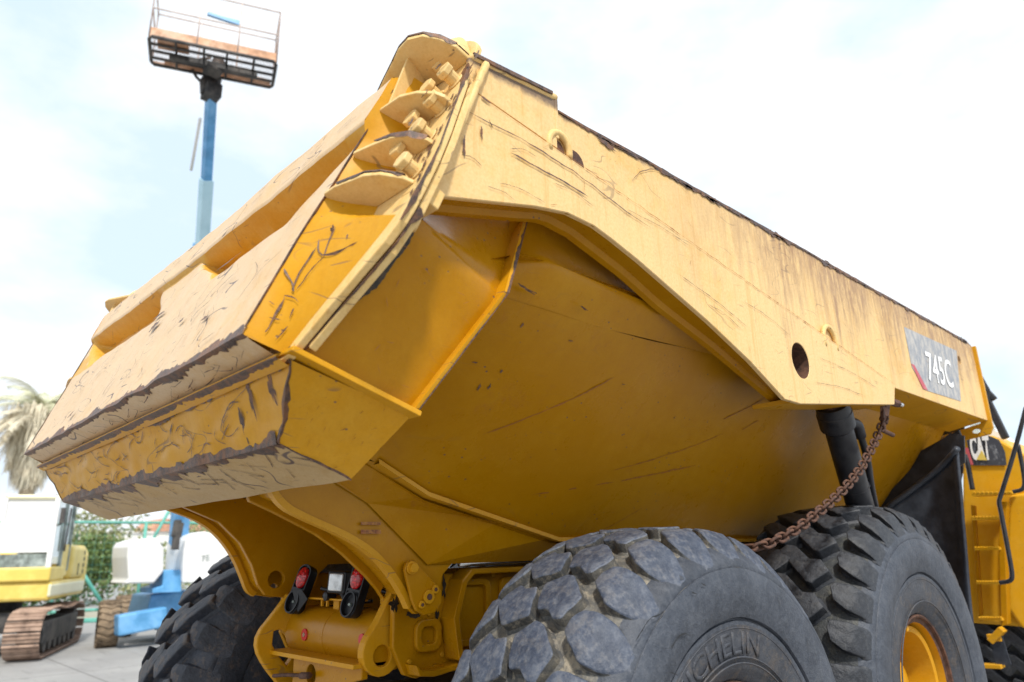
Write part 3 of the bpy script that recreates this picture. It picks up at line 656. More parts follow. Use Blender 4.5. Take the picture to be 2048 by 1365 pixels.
m_ = w.build('small_nicks', M['rustmark'], body); m_['kind'] = 'stuff'
# scrapes on the corner flanges
w = Wear()
w.edge([g(x, s, .001) for x, s in ((1.77, .33), (1.787, .44), (1.787, .62), (1.736, .90), (1.702, 1.05))], (-1, 0, 0), -D_, D_, XV, .016, .010, seed=21, eps=.0025)
w.edge([g(x, s, -.028) for x, s in ((1.46, .0), (1.62, .16), (1.74, .29), (1.775, .40))], (-1, 0, 0), -D_, D_, XV, .006, .016, seed=23, eps=.003)
for k in range(26):
    s = random.uniform(.42, 1.08); w.patch(g(random.uniform(1.68, 1.77)-.05*max(0, s-.8), s, .0015), XV, S_, D_, random.uniform(.004, .012), random.uniform(.01, .04), k)
w.edge([g(x, 1.087, d) for x, d in ((1.22, .08), (1.36, .122), (1.46, .150), (1.52, .168), (1.575, .172), (1.63, .150), (1.67, .11), (1.695, .06))], Vector((-.5, 0, 0))-D_*.5, -S_, S_, D_, .03, .014, seed=31, eps=.004)
for s, p0 in ((.502, ((1.50, .120), (1.62, .098), (1.67, .075), (1.72, .03))), (.667, ((1.56, .100), (1.63, .086), (1.69, .06), (1.725, .02)))):
    w.edge([g(x, s, d) for x, d in p0], -D_, -S_, S_, D_, .02, .012, seed=s*50, eps=.003)
for (x, s) in ((1.675, .975), (1.68, .835), (1.69, .70)): w.patch(g(x, s, .0705), XV, S_, D_, .02, .022, s*9)
m_ = w.build('flange_scrapes', M['wear'], tailgate); m_['kind'] = 'stuff'
# grimy seam between gate and body
w = Wear(); rows = []
for k in range(61):
    t_ = k/60; p = Q['a'].lerp(Q['d'], t_); wd_ = -.004+.052*math.sin(math.pi*min(1, t_*1.05))**.8*(.8+.5*nz3(t_*4, 3))+.006*nz3(t_*40, 1)
    rows.append([p+Vector((-.03, -.02, .0)), p+Vector((.006, -.004, .0)), p+Vector((.008, .92*wd_*.5, -.39*wd_*.5)), p+Vector((.006, .92*wd_, -.39*wd_))])
w.grid(rows)
m_ = w.build('grimy_seam', M['grease'], body); m_['kind'] = 'stuff'
w = Wear()
w.edge([q_+Vector((.034, .013, 0)) for q_ in (Q['b'], Q['c'], Q['e'])], (-1, 0, 0), (0, -1, 0), (0, 1, 0), XV, .012, .014, seed=44, eps=.002)
w.patch((1.505, 0.341, 2.644), (-.1,.96,-.1), (-.4, 0, .9), (1, 0, -.4), .075, .016, 3, eps=.02); w.patch((1.505, 0.639, 2.638), (-.1,.96,-.1), (-.4, 0, .9), (1, 0, -.4), .03, .010, 5, eps=.02)
m_ = w.build('rib_wear', M['wear'], body); m_['kind'] = 'stuff'

# ---- lip box under the gate -----------------------------------------------------
lt = [(1.46, -0.458, 2.275)][0]; TL = Vector((1.459, -.468, 2.262)); LF = Vector((1.262, -.395, 2.076)); LB = Vector((1.268, -.165, 1.985)); FT = Q['b']+Vector((.0, .01, -.012))
def lip_pt(xr, k):                  # k path 0 top rear edge, 1 rear/bottom fold, 2 bottom front edge
    if k <= 1:
        w_ = lerp(TL.x, LF.x, k); y = lerp(TL.y, LF.y, k); z = lerp(TL.z, LF.z, k); x = w_*xr
        dn_ = .010*nz3(x*3, k*2.2, 9)+.007*nz3(x*9, k*4, 9)+.012*max(0, nz3(x*5, 8))*k
        y += dn_; z += .3*dn_
    else:
        q_ = k-1; w_ = lerp(LF.x, LB.x, q_); x = w_*xr; y = lerp(LF.y, LB.y, q_); z = lerp(LF.z, LB.z, q_)+.008*nz3(x*3, q_*3, 4)
        dn_ = (.010*nz3(x*3, 2.2, 9)+.007*nz3(x*9, 4, 9)+.012*max(0, nz3(x*5, 8)))*(1-q_); y += dn_
    return Vector((x, y, z))
m_ = MB(); ks = [j/16 for j in range(17)]+[1.03]+[1+j/10 for j in range(1, 11)]
m_.mi = 0; m_.grid([[lip_pt(-1+2*i/150, k) for i in range(151)] for k in ks[:17]])
m_.mi = 1; m_.grid([[lip_pt(-1+2*i/150, k) for i in range(151)] for k in ks[16:]])
lip = m_.build('tail_lip', [M['yellow_worn'], M['under']], body, auto=50)
for sg in (1, -1):
    m_ = MB(); e = [lip_pt(sg, k) for k in ks]; n_ = len(e)
    ft = Vector((FT.x*sg, FT.y, FT.z)); bt = Vector((LB.x*sg, LB.y, LB.z)); far = [ft.lerp(bt, i/(n_-17)) if i > 0 else ft for i in range(n_-17+1)]
    top = [e[0].lerp(ft, 0)]
    # fan-like ruled face between the rear/bottom outline and the front top corner
    rows = []
    for i in range(n_):
        tgt = Vector((lerp(TL.x, FT.x, 1)*sg, FT.y, FT.z)).lerp(bt, max(0, (i-2)/(n_-3)))
        rows.append([e[i].lerp(tgt, j/8)+Vector((sg*.004*nz3(i*.3, j*.4, sg), 0, 0)) for j in range(9)])
    m_.grid(rows); m_.build('lip_side', M['yellow'] if sg < 0 else M['yellow_worn'], body, auto=60)
w = Wear()
fold = [lip_pt(-1+2*i/120, 1) for i in range(121)]
w.edge(fold, (0, -.3, .9), (0, .93, -.37), (0, -.93, -.36), (0, -.37, -.93), .036, .05, seed=51, eps=.004, ends=.8)
w.edge([lip_pt(-1+2*i/100, 0.0)+Vector((0, -.002, 0)) for i in range(101)], (0, .36, -.93), (0, 1, 0), (0, -.93, -.36), (0, 0, 1), .018, .03, seed=52, eps=.004)
w.edge([lip_pt(1, k) for k in ks[:18]], (-1, 0, 0), (0, 1, -.2), (0, -.93, -.36), (.7, 0, -.5), .016, .010, seed=53, eps=.003)
w.edge([lip_pt(-1, k) for k in ks[:18]], (1, 0, 0), (0, 1, -.2), (0, -.93, -.36), (-.7, 0, -.5), .010, .008, seed=54, eps=.003)
w.edge([lip_pt(1, k) for k in ks[17:]], (-1, 0, 0), (0, .3, .9), (0, -.37, -.93), (.8, 0, -.5), .010, .008, seed=55, eps=.003)
NR = Vector((0, -.93, -.36))
for k in range(60):                 # curls and slashes on the rear face
    x = random.uniform(-.98, .8); q0 = random.uniform(.02, .75); a0 = random.uniform(-1, 1)
    pts = []; ang = random.uniform(0, 6.3); cx_, cq = x, q0
    for j in range(random.choice((3, 4, 6))):
        pts.append((cx_, cq)); cx_ += .035*math.cos(ang); cq += .14*math.sin(ang); ang += random.uniform(-1.1, 1.1); cq = max(.01, min(.93, cq))
    w.scratch([lip_pt(a, c)+NR*.003 for a, c in pts], NR, random.uniform(.0025, .007), seed=k, step=.008)
for k in range(46):                 # slashes on the worn bottom
    x = random.uniform(-.95, .97); q0 = 1+random.uniform(.0, .5); L_ = random.uniform(.1, .45); dx = random.uniform(-.09, .12)
    w.scratch([lip_pt(max(-1, min(1, x+dx*j/4)), min(1.98, q0+L_*j/4)) for j in range(5)], (0, -.37, -.93), random.uniform(.0025, .008), seed=k, eps=.003)
for (x, k) in ((.83, .2), (.80, .55), (.93, .25)): w.patch(lip_pt(x, k)+NR*.003, (.3, 0, .2), (0, .36, -.93), NR, .05, .07, x*9)
m_ = w.build('lip_scrapes', M['wear'], body); m_['kind'] = 'stuff'

w = Wear()
for k in range(90):
    u = random.random(); v = random.random(); lo_ = Q['a'].lerp(Q['b'], u); mid = Q['d'].lerp(Q['c'], u); p = lo_.lerp(mid, v*.94)+Vector((.012, 0, 0))
    dv = Vector((0, random.uniform(-1, 1), random.uniform(-.4, 1))).normalized()*random.choice((.004, .008, .015, .03))
    w.scratch([p, p+dv], XV, random.choice((.0012, .002, .003)), curve=0, seed=k)
for k in range(110):
    u = random.random(); v = random.random(); a_ = TL.lerp(LF, v); b_ = FT.lerp(LB, v); p = a_.lerp(b_, .04+.92*u)+Vector((.012, 0, -.006))
    dv = Vector((-.2, random.uniform(.2, 1), random.uniform(.2, 1))).normalized()*random.choice((.005, .01, .02, .04))
    w.scratch([p, p+dv], (.8, 0, -.6), random.choice((.0012, .002, .0035)), curve=0, seed=k)
m_ = w.build('rust_nicks', M['rustmark'], body); m_['kind'] = 'stuff'
# ---- hinge arms under the body -------------------------------------------------
def Xp(x, pl): return [Vector((x, y, z)) for y, z in pl]
curveR = [(-.15, 2.04), (-0.091, 1.95), (0.009, 1.905), (0.105, 1.87), (0.206, 1.831), (0.31, 1.773), (0.391, 1.699), (0.453, 1.621), (0.486, 1.562)]
arm_outline = curveR+[(0.516, 1.534), (0.57, 1.535), (0.616, 1.567), (0.639, 1.621), (0.657, 1.68), (0.708, 1.725), (1.172, 1.729)]+[(1.6, 1.73), (1.6, 2.0), (.5, 2.0), (.2, 2.06), (-.2, 2.2)]
curveI = [(-.15, 2.06), (-0.114, 1.975), (-0.016, 1.936), (0.173, 1.851), (0.293, 1.777), (0.411, 1.684), (0.475, 1.621), (0.501, 1.588)]
curveLO = [(-.17, 2.05), (-0.078, 2.014), (0.096, 1.956), (0.198, 1.879), (0.279, 1.783), (0.334, 1.679), (0.367, 1.606), (0.406, 1.582)]
curveLI = [(-.17, 2.05), (-0.084, 2.011), (0.107, 1.936), (0.218, 1.839), (0.288, 1.732), (0.326, 1.638), (0.366, 1.589)]
for sg in (1, -1):
    for xo in (.65, .44):
        tail_ = arm_outline[len(curveR)+3:]; pl = arm_outline if (xo, sg) == (.65, 1) else (curveI if sg > 0 else curveLO if xo == .65 else curveLI)+[(.50, 1.565), (.58, 1.57)]+tail_
        hl = circle((xo*sg, *(0.419, 1.661)), .042, (0, 1, 0), (0, 0, 1), 18) if xo == .44 and sg < 0 else circle((xo*sg, .51, 1.615), .02, (0, 1, 0), (0, 0, 1), 12)
        m_ = MB(); m_.slab(Xp(xo*sg, pl), XV*sg, .028, [hl]); m_.build('hinge_arm', M['yellow'], body, bevel=.004)
    # web between the two plates, set back from their edges
    def rs(pl): return [x for x in res2(pl, 24)]
    wo_ = [Vector((.632*sg, p.y+.02, p.z+.025)) for p in rs(curveR if sg > 0 else curveLO)]; wi_ = [Vector((.442*sg, p.y+.02, p.z+.025)) for p in rs(curveI if sg > 0 else curveLI)]
    m_ = MB(); m_.grid([wo_, wi_]); m_.build('arm_web', M['yellow'], body, auto=40)
    # edge lips of the outer plates
    m_ = MB(); cp_ = smoothpath(Xp(.652*sg, curveR if sg > 0 else curveLO), 2); m_.grid([[p+Vector((dx*sg, dy, dz)) for p in cp_] for dx, dy, dz in ((-.034, -.006, -.006), (.004, -.006, -.006), (.004, .012, .012), (-.034, .012, .012))], closed_v=True); m_.build('arm_edge', M['yellow_worn'], body, auto=50)
# gusset facets between belly rail and arm plates
for sg in (1, -1):
    P1 = Vector((.66, .27, 1.965)); P2 = Vector((0.66, 0.568, 1.723)); P3 = Vector((0.66, 1.146, 1.725)); R1 = Vector((0.78, 0.476, 1.99)); R2 = Vector((0.78, 0.869, 1.898)); R3 = Vector((0.78, 1.162, 1.82)); R0 = rail[1]
    def mm(*ps): return [Vector((p.x*sg, p.y, p.z)) for p in ps]
    m_ = MB(); m_.face(mm(P1, P2, R2)); m_.face(mm(P1, R2, R1)); m_.face(mm(P2, P3, R3)); m_.face(mm(P2, R3, R2)); m_.face(mm(P1, R1, R0)); m_.face(mm(P1, R0, Vector((.66, -.15, 2.20)), Vector((.66, .1, 2.05))))
    m_.face(mm(P3, R3, Vector((.78, 5.0, 1.8)), Vector((.66, 5.0, 1.74)))); m_.build('hull_gusset', M['yellow'], body)
# retaining plate with bolts on the right arm
def plateX(name, x, pl, th, mat, parent, holes=(), bevel=.004):
    m_ = MB(); m_.slab(Xp(x, pl), XV, th, holes); return m_.build(name, mat, parent, bevel=bevel)
kp = [(0.437, 1.707), (0.446, 1.734), (0.47, 1.743), (0.5, 1.736), (0.513, 1.716), (0.587, 1.653), (0.623, 1.618), (0.621, 1.568), (0.588, 1.535), (0.538, 1.531), (0.499, 1.549), (0.476, 1.592)]
keep = plateX('keeper_plate', .685, kp, .018, M['yellow'], body)
def boltX(c, r, h, mat, parent, name='bolt', hexa=True):
    m_ = MB(); c = Vector(c)
    if hexa: m_.slab([p+XV*h for p in circle(c, r, (0, 1, 0), (0, 0, 1), 6)], XV, h)
    else: m_.tube([c, c+XV*h], r, 18)
    return m_.build(name, mat, parent, bevel=.002)
bc = Vector((0.686, 0.469, 1.714)); boltX(bc, .026, .008, M['yellow_worn'], body, 'washer', False); boltX(bc, .020, .026, M['yellow_worn'], body)
for px, r_ in (((0.686, 0.553, 1.599), .027), ((0.686, 0.585, 1.626), .017), ((0.686, 0.519, 1.571), .015)):
    boltX(px, r_, .010, M['yellow_worn'], body, 'boss', False); boltX(px, r_*.45, .014, M['rust'], body, 'pin', False)
def belly_on(y, z):
    a = along(belly_top, y); c0 = along(rail, y); q = (a.z-z)/(a.z-c0.z); p = a.lerp(c0, q); p.x += .016*nz3(y*1.3, q*2)+.006*nz3(y*4, q*6, 3)+.02*math.sin(math.pi*max(0, min(1, q))); return p
NB = Vector((.78, 0, -.62))
w = Wear()
for pts, ww in ((((0.529, 2.21), (0.682, 2.277), (0.852, 2.358), (1.025, 2.46)), .010), (((0.941, 2.003), (1.231, 2.047), (1.588, 2.107), (1.932, 2.173)), .012), (((1.329, 2.12), (1.563, 2.176), (1.822, 2.255), (2.02, 2.329)), .008),
                (((1.512, 1.864), (1.61, 1.906), (1.707, 1.964)), .008), (((1.955, 2.388), (2.153, 2.473), (2.249, 2.524)), .010), (((2.181, 2.361), (2.295, 2.42)), .008)):
    w.scratch([belly_on(y, z) for y, z in pts], NB, ww*.8, seed=ww*100, eps=.003, rough=.6)
m_ = w.build('rust_scratches', M['rustmark'], body); m_['kind'] = 'stuff'
w = Wear()
for c_, a_, b_ in (((0.39, 2.353), .003, .018), ((0.431, 2.358), .003, .016), ((0.443, 2.409), .003, .010), ((0.319, 2.424), .007, .004), ((0.415, 2.546), .003, .012), ((0.68, 2.539), .006, .004), ((1.101, 2.443), .005, .003)):
    w.patch(belly_on(*c_), (0, 1, 0), (.6, 0, .78), NB, a_*2.2, b_, a_*99, eps=.003)
for k in range(60):
    y = random.uniform(.35, 4.2); q_ = random.random(); w.patch(belly_on(y, 2.6-.75*q_), (0, 1, 0), (.6, 0, .78), NB, random.uniform(.002, .006), random.uniform(.002, .006), k, eps=.003, k=8)
m_ = w.build('paint_chips', M['wear'], body); m_['kind'] = 'stuff'
# warning sticker, burnt red
sy = [(0.241, 1.892), (0.333, 1.893), (0.335, 1.847), (0.243, 1.847)]
m_ = MB()
for q0, q1 in ((0, .26), (.66, 1)):
    a, b_, c3, d3 = [Vector((.6646, y, z)) for y, z in sy]
    m_.slab([a.lerp(d3, q0), b_.lerp(c3, q0), b_.lerp(c3, q1), a.lerp(d3, q1)], XV, .001)
m_.build('worn_sticker', simple('sun burnt sticker', (.30, .10, .03), .6, 0, .5, 60, (.45, .25, .05), .7, .1), body)
# ---- rear frame ------------------------------------------------------------------
m_ = MB()
for sg in (1, -1):
    # frame rail: outer plate with raised borders
    m_.slab([(.52*sg, .50, 1.58), (.52*sg, .58, 1.66), (.52*sg, .72, 1.68), (.52*sg, 4.9, 1.68), (.52*sg, 4.9, 1.28), (.52*sg, .80, 1.30), (.52*sg, .62, 1.27), (.52*sg, .56, 1.29), (.52*sg, .50, 1.40)], XV*sg, .03)
    m_.box((.40*sg, 2.8, 1.30), (.26, 4.2, .03))
frame = m_.build('chassis_frame', M['yellow'], truck, bevel=.006)
def rrect(y0, y1, z0, z1, r, x, n=5):
    out = []
    for cy_, cz_, a0 in ((y1-r, z1-r, 0), (y0+r, z1-r, 90), (y0+r, z0+r, 180), (y1-r, z0+r, 270)):
        for k in range(n+1): a = rad(a0+90*k/n); out.append((x, cy_+r*math.cos(a), cz_+r*math.sin(a)))
    return out
for (y0, y1, z0, z1, nm) in ((.60, .735, 1.37, 1.50, 'recess_frame'), (.80, 1.02, 1.37, 1.655, 'recess_frame'), (1.08, 1.5, 1.37, 1.655, 'recess_frame')):
    m_ = MB(); m_.slab(rrect(y0, y1, z0, z1, .04, .545), XV, .024, [rrect(y0+.03, y1-.03, z0+.03, z1-.03, .025, .545)]); m_.build(nm, M['yellow'], frame, bevel=.006)
m_ = MB(); m_.slab([(.62, .74, 1.50), (.62, .79, 1.655), (.62, .84, 1.70), (.62, 1.6, 1.70), (.62, 1.6, 1.675), (.62, .86, 1.675), (.62, .82, 1.64), (.62, .775, 1.50), (.62, .80, 1.33), (.62, .77, 1.33)], XV, .1); m_.build('frame_lip', M['yellow'], frame, bevel=.008)
m_ = MB(); m_.slab([(.60, .56, 1.335), (.60, .60, 1.31), (.60, .66, 1.305), (.60, .84, 1.325), (.60, 1.5, 1.33), (.60, 1.5, 1.305), (.60, .84, 1.30), (.60, .66, 1.28), (.60, .58, 1.29)], XV, .09); m_.build('frame_lip', M['yellow'], frame, bevel=.006)
m_ = MB(); m_.tube([(.58, .80, 1.722), (.58, 1.9, 1.722)], .014, 12); m_.build('pivot_bar', M['chrome'], frame, smooth=True)
# grime round the keeper plate and frame slot
w = Wear()
for (y, z, a_, b_) in ((.50, 1.57, .03, .05), (.60, 1.525, .05, .02), (.70, 1.58, .02, .06), (.76, 1.62, .015, .07), (.72, 1.50, .012, .05), (.78, 1.55, .01, .05)):
    w.patch((.5225, y, z), (0, 1, 0), (0, 0, 1), XV, a_, b_, y*30)
m_ = w.build('grime', M['grease'], frame); m_['kind'] = 'stuff'
# towing ears
def ear(x, pl, hole, th, nm='towing_ear'):
    m_ = MB(); m_.slab(Xp(x, [(p.x, p.y) for p in smoothpath([Vector((a, b_, 0)) for a, b_ in pl+[pl[0]]], 1)][:-1]), XV, th, [hole]); return m_.build(nm, M['yellow_worn'], frame, bevel=.006)
earR = [(0.53, 1.631), (0.49, 1.555), (0.449, 1.486), (0.403, 1.437), (0.387, 1.382), (0.403, 1.325), (0.456, 1.289), (0.511, 1.29), (0.552, 1.317), (0.601, 1.36), (0.632, 1.476), (0.595, 1.589), (0.563, 1.637)]
ear(.47, earR, circle((0.47, 0.484, 1.368), .042, (0, 1, 0), (0, 0, 1), 24), .045)
earL = [(0.437, 1.594), (0.359, 1.498), (0.293, 1.423), (0.289, 1.354), (0.339, 1.273), (0.41, 1.193), (0.53, 1.064), (0.637, 1.048), (0.517, 1.264), (0.503, 1.469), (0.486, 1.575)]
hL = [Vector((-0.3, 0.372, 1.428)), Vector((-0.3, 0.407, 1.434)), Vector((-0.3, 0.44, 1.406)), Vector((-0.3, 0.472, 1.358)), Vector((-0.3, 0.471, 1.296)), Vector((-0.3, 0.45, 1.267)), Vector((-0.3, 0.405, 1.316)), Vector((-0.3, 0.369, 1.368))]
ear(-.30, earL, hL, .04)
# round cross tube, ledge and centre plate
m_ = MB(); m_.tube([(-.30, .545, 1.42), (.45, .545, 1.42)], .115, 40); tube = m_.build('cross_tube', M['yellow'], frame, auto=40)
m_ = MB(); m_.tube([(-.06, .545, 1.42), (.06, .545, 1.42)], .1165, 40); m_.build('tube_sleeve', M['yellow'], tube, auto=40)
m_ = MB(); m_.slab([(-.33, .36, 1.345), (.45, .36, 1.345), (.45, .60, 1.345), (-.33, .60, 1.345)], (0, 0, 1), .018); m_.build('ledge_plate', M['yellow_worn'], frame, bevel=.003)
cpl = [(-.14, 1.33), (.45, 1.33), (.45, 1.285), (.30, 1.25), (.20, 1.20), (.13, 1.10), (.10, .95), (-.14, .95)]
m_ = MB(); m_.slab([(x, .40, z) for x, z in cpl], (0, -1, 0), .03, [circle((.03, .40, 1.265), .042, (1, 0, 0), (0, 0, 1), 20)]); m_.build('centre_plate', M['yellow'], frame, bevel=.004)
m_ = MB(); m_.tube(smoothpath([(-.27, .37, 1.235), (-.16, .375, 1.25), (.02, .385, 1.262), (.07, .38, 1.27)], 2), .008, 8); m_.tube([(.0, .37, 1.262), (.075, .37, 1.27)], .014, 10); m_.build('tow_pin', M['rust'], frame, smooth=True)
m_ = MB(); m_.tube([(0, .435, 1.42), (0, .424, 1.42)], .026, 20); o = m_.build('red_reflector', M['dec_redfl'], tube, auto=40); o.location.x += -.10; 
m_ = MB(); m_.tube([(-.10, .4235, 1.42), (-.10, .422, 1.42)], .010, 12); m_.build('reflector_screw', M['chrome'], tube, auto=40)
# second reflector seen through the ear's eye
m_ = MB(); m_.tube([(.40, .435, 1.43), (.40, .424, 1.43)], .024, 20); m_.build('red_reflector', M['dec_redfl'], tube, auto=40)
w = Wear()
for k in range(14): w.patch((-.25+.5*random.random(), .545+.03*random.random(), 1.5365), (1, 0, 0), (0, 1, 0), (0, 0, 1), .05, .03, k)
m_ = w.build('grease_patches', M['grease'], tube); m_['kind'] = 'stuff'
# axles and final drives under the frame, dark
for yc, zc in ((1.21, .91), (3.12, 1.0)):
    m_ = MB(); m_.tube([(-1.1, yc, zc), (-.45, yc, zc), (-.3, yc, zc), (0, yc, zc), (.3, yc, zc), (.45, yc, zc), (1.1, yc, zc)], [.17, .17, .24, .30, .24, .17, .17], 24); m_.build('axle_housing', M['dark'], truck, auto=40)
m_ = MB(); m_.box((0, 1.0, 1.08), (.36, 1.3, .14)); m_.box((0, 2.6, 1.2), (.7, 2.4, .3)); m_.build('suspension_beam', M['dark'], truck, bevel=.02)
m_ = MB(); m_.tube([(.18, .55, 1.16), (.50, .62, 1.18)], .045, 14); m_.tube([(.18, .62, 1.05), (.5, .68, 1.08)], .03, 12); m_.build('axle_linkage', M['dark'], truck, auto=40)

# ---- rear lamps --------------------------------------------------------------------
# bracket bar
m_ = MB(); m_.box((.05, .50, 1.575), (.46, .05, .008)); m_.box((-.08, .50, 1.560), (.012, .012, .04)); m_.box((-.03, .50, 1.560), (.012, .012, .04)); m_.box((.22, .50, 1.560), (.012, .012, .04)); m_.box((.03, .52, 1.54), (.05, .02, .07)); m_.build('lamp_bracket', M['yellow_worn'], frame, bevel=.002)
def oval(c, a, b_, u, v, n=24): return [Vector(c)+Vector(u)*math.cos(2*math.pi*k/n)*a+Vector(v)*math.sin(2*math.pi*k/n)*b_ for k in range(n)]
def stad(c, a, b_, u, v, n=12):
    """stadium: half width a, half height b"""
    out = []; c = Vector(c); u = Vector(u); v = Vector(v)
    for k in range(n+1): th = math.pi*k/n; out.append(c+u*a*math.cos(th)+v*((b_-a)+a*math.sin(th)))
    for k in range(n+1): th = math.pi+math.pi*k/n; out.append(c+u*a*math.cos(th)+v*(-(b_-a)+a*math.sin(th)))
    return out
def tail_lamp(c, tilt, broken, label):
    c = Vector(c); R = Matrix.Rotation(rad(24), 3, 'Z') @ Matrix.Rotation(rad(tilt), 3, 'Y') @ Matrix.Rotation(rad(-12), 3, 'X'); U = R @ Vector((1, 0, 0)); V = R @ Vector((0, 0, 1)); N = R @ Vector((0, -1, 0))
    m_ = MB(); out = stad(c, .038, .118, U, V); depth = .055
    rows = [[p-N*depth for p in stad(c, .034, .112, U, V)], [p for p in out], [p+N*.004 for p in stad(c, .036, .116, U, V)], [p+N*.004 for p in stad(c, .032, .110, U, V)], [p-N*.010 for p in stad(c, .031, .109, U, V)]]
    m_.grid(rows, closed_u=True); m_.slab([p-N*.010 for p in stad(c, .0312, .109, U, V)], N, .005); m_.slab([p-N*depth for p in stad(c, .034, .112, U, V)], N, .002)
    lamp = m_.build('tail_lamp', M['plastic'], truck, auto=40); lamp['label'] = label
    # red lens, upper half, domed
    lc = c+V*.052; m_ = MB(); rows = []
    for k in range(7):
        q = k/6; sc_ = math.cos(q*math.pi/2*.98); rows.append([p+N*(.002+.020*math.sin(q*math.pi/2)) for p in oval(lc, .031*sc_, .052*sc_, U, V)])
    m_.grid(rows, closed_u=True); m_.build('red_lens', M['lens_red'], lamp, smooth=True)
    # divider and lower hood with empty socket
    m_ = MB(); m_.slab([c+U*.034-V*.008+N*.006, c-U*.034-V*.008+N*.006, c-U*.034+V*.002+N*.006, c+U*.034+V*.002+N*.006], N, .014); m_.build('divider', M['plastic'], lamp)
    lo = c-V*.062; m_ = MB(); m_.grid([[p+N*.004 for p in oval(lo, .033, .052, U, V)], [p+N*.018 for p in oval(lo, .034, .054, U, V)], [p+N*.018 for p in oval(lo, .029, .048, U, V)], [p-N*.006 for p in oval(lo, .027, .045, U, V)]], closed_u=True); m_.build('lamp_rim', M['plastic'], lamp, auto=40)
    m_ = MB(); m_.tube([lo-N*.008, lo+N*.006], [.008, .006], 10); m_.build('bulb_holder', M['cabinside'], lamp, auto=40)
    if broken:
        m_ = MB(); m_.slab([c+U*.036-V*.0+N*.02, c+U*.075-V*.03+N*.005, c+U*.045-V*.10+N*.0, c-U*.02-V*.01+N*.022], N, .006); m_.build('broken_shroud', M['plastic'], lamp, bevel=.001)
    return lamp
tail_lamp((-0.21, 0.44, 1.619), 14, True, 'cracked tail lamp with torn black shroud')
tail_lamp((0.301, 0.44, 1.624), 10, False, 'tail lamp with empty lower socket')
c = Vector((0.144, 0.44, 1.653)); R = Matrix.Rotation(rad(38), 3, 'Z') @ Matrix.Rotation(rad(4), 3, 'Y')
m_ = MB(); m_.box(c+R @ Vector((.0, .035, 0)), (.088, .06, .096), R); wl = m_.build('work_lamp', M['plastic'], truck, bevel=.008)
m_ = MB(); m_.box(c+R @ Vector((0, .0, 0)), (.066, .014, .074), R); m_.build('lamp_glass', M['lens_clear'], wl, bevel=.006, seg=3)
m_ = MB(); m_.tube([c+Vector((0, .03, -.04)), c+Vector((0, .05, -.075))], .012, 10); m_.build('lamp_stalk', M['plastic'], wl, auto=40)
c = Vector((0.015, 0.46, 1.589)); m_ = MB(); m_.tube([c+Vector((0, .05, 0)), c, c+Vector((0, -.006, 0))], [.018, .021, .012], 16); m_.build('reverse_buzzer', M['plastic'], truck, auto=40)

for pts in ([(-.10, .50, 1.62), (-.02, .56, 1.60), (.02, .62, 1.55), (.10, .66, 1.56)], [(.20, .50, 1.60), (.14, .55, 1.565), (.05, .60, 1.55), (.02, .68, 1.60)], [(.28, .52, 1.66), (.33, .58, 1.60), (.40, .62, 1.62)], [(-.25, .60, 1.45), (-.22, .68, 1.30), (-.2, .9, 1.2)]):
    m_ = MB(); m_.tube(smoothpath(pts, 2), .009, 8); m_.build('lamp_cable', M['plastic'], truck, smooth=True)
for y, z in ((.64, 1.60), (.68, 1.52), (.75, 1.35), (.58, 1.34), (1.05, 1.345), (1.05, 1.665)):
    boltX((.5205, y, z), .011, .008, M['yellow_worn'], frame)
# ---- hoist cylinder ------------------------------------------------------------------
def hoist(sg):
    a = Vector((1.53, 2.711, 2.468)); b_ = Vector((1.4, 3.22, 1.901)); a.x *= sg; b_.x *= sg; d = (b_-a).normalized(); b_ = b_+d*.6
    m_ = MB(); m_.tube([a-d*.06, a-d*.005, a, a+d*.09, a+d*.10, a+d*.11, b_], [.088, .091, .095, .095, .084, .076, .076], 32); cyl = m_.build('hoist_cylinder', M['black'], truck, auto=35)
    m_ = MB(); m_.tube([a-d*.16, a-d*.05], .062, 24); m_.build('cylinder_rod', M['rust'], cyl, auto=40)
    m_ = MB(); m_.tube([a+d*.52, a+d*.535], .078, 32); m_.build('cylinder_band', M['black'], cyl, auto=40)
    y_ = Vector((.02*sg, .10, 0)); p = a+d*.05
    m_ = MB(); m_.tube(smoothpath([p, p+y_*1.2, p+y_*1.9+d*.01, p+y_*1.9+d*.06, p+y_*1.9+d*.10], 2), .030, 14); m_.build('hose_elbow', M['black'], cyl, auto=40)
    m_ = MB(); m_.tube(smoothpath([p+y_*1.9+d*.09, p+y_*2.0+d*.25, p+y_*1.5+d*.5, p+y_*1.3+d*.95], 2), .020, 12); m_.build('oil_pipe', M['black'], cyl, smooth=True)
    m_ = MB(); m_.box(a+d*.5+y_*1.1, (.03, .14, .03)); m_.build('pipe_clamp', M['black'], cyl, bevel=.004)
    m_ = MB(); m_.box(Vector((1.30*sg, a.y-.03, a.z+.14)), (.5, .16, .05)); m_.build('cylinder_bracket', M['rust'], cyl, bevel=.006)
hoist(1); hoist(-1)
# stop bolt at the plate's front corner
p = Vector((1.68, 3.217, 2.562)); m_ = MB(); m_.tube([p+Vector((0, -.04, 0)), p+Vector((.0, .06, .0))], .024, 6); sb = m_.build('stop_bolt', M['rust'], body, bevel=.003)
m_ = MB(); m_.tube([p+Vector((0, .05, .0)), p+Vector((0, .12, .0))], .014, 16); m_.build('bolt_shank', M['chrome'], sb, auto=40)

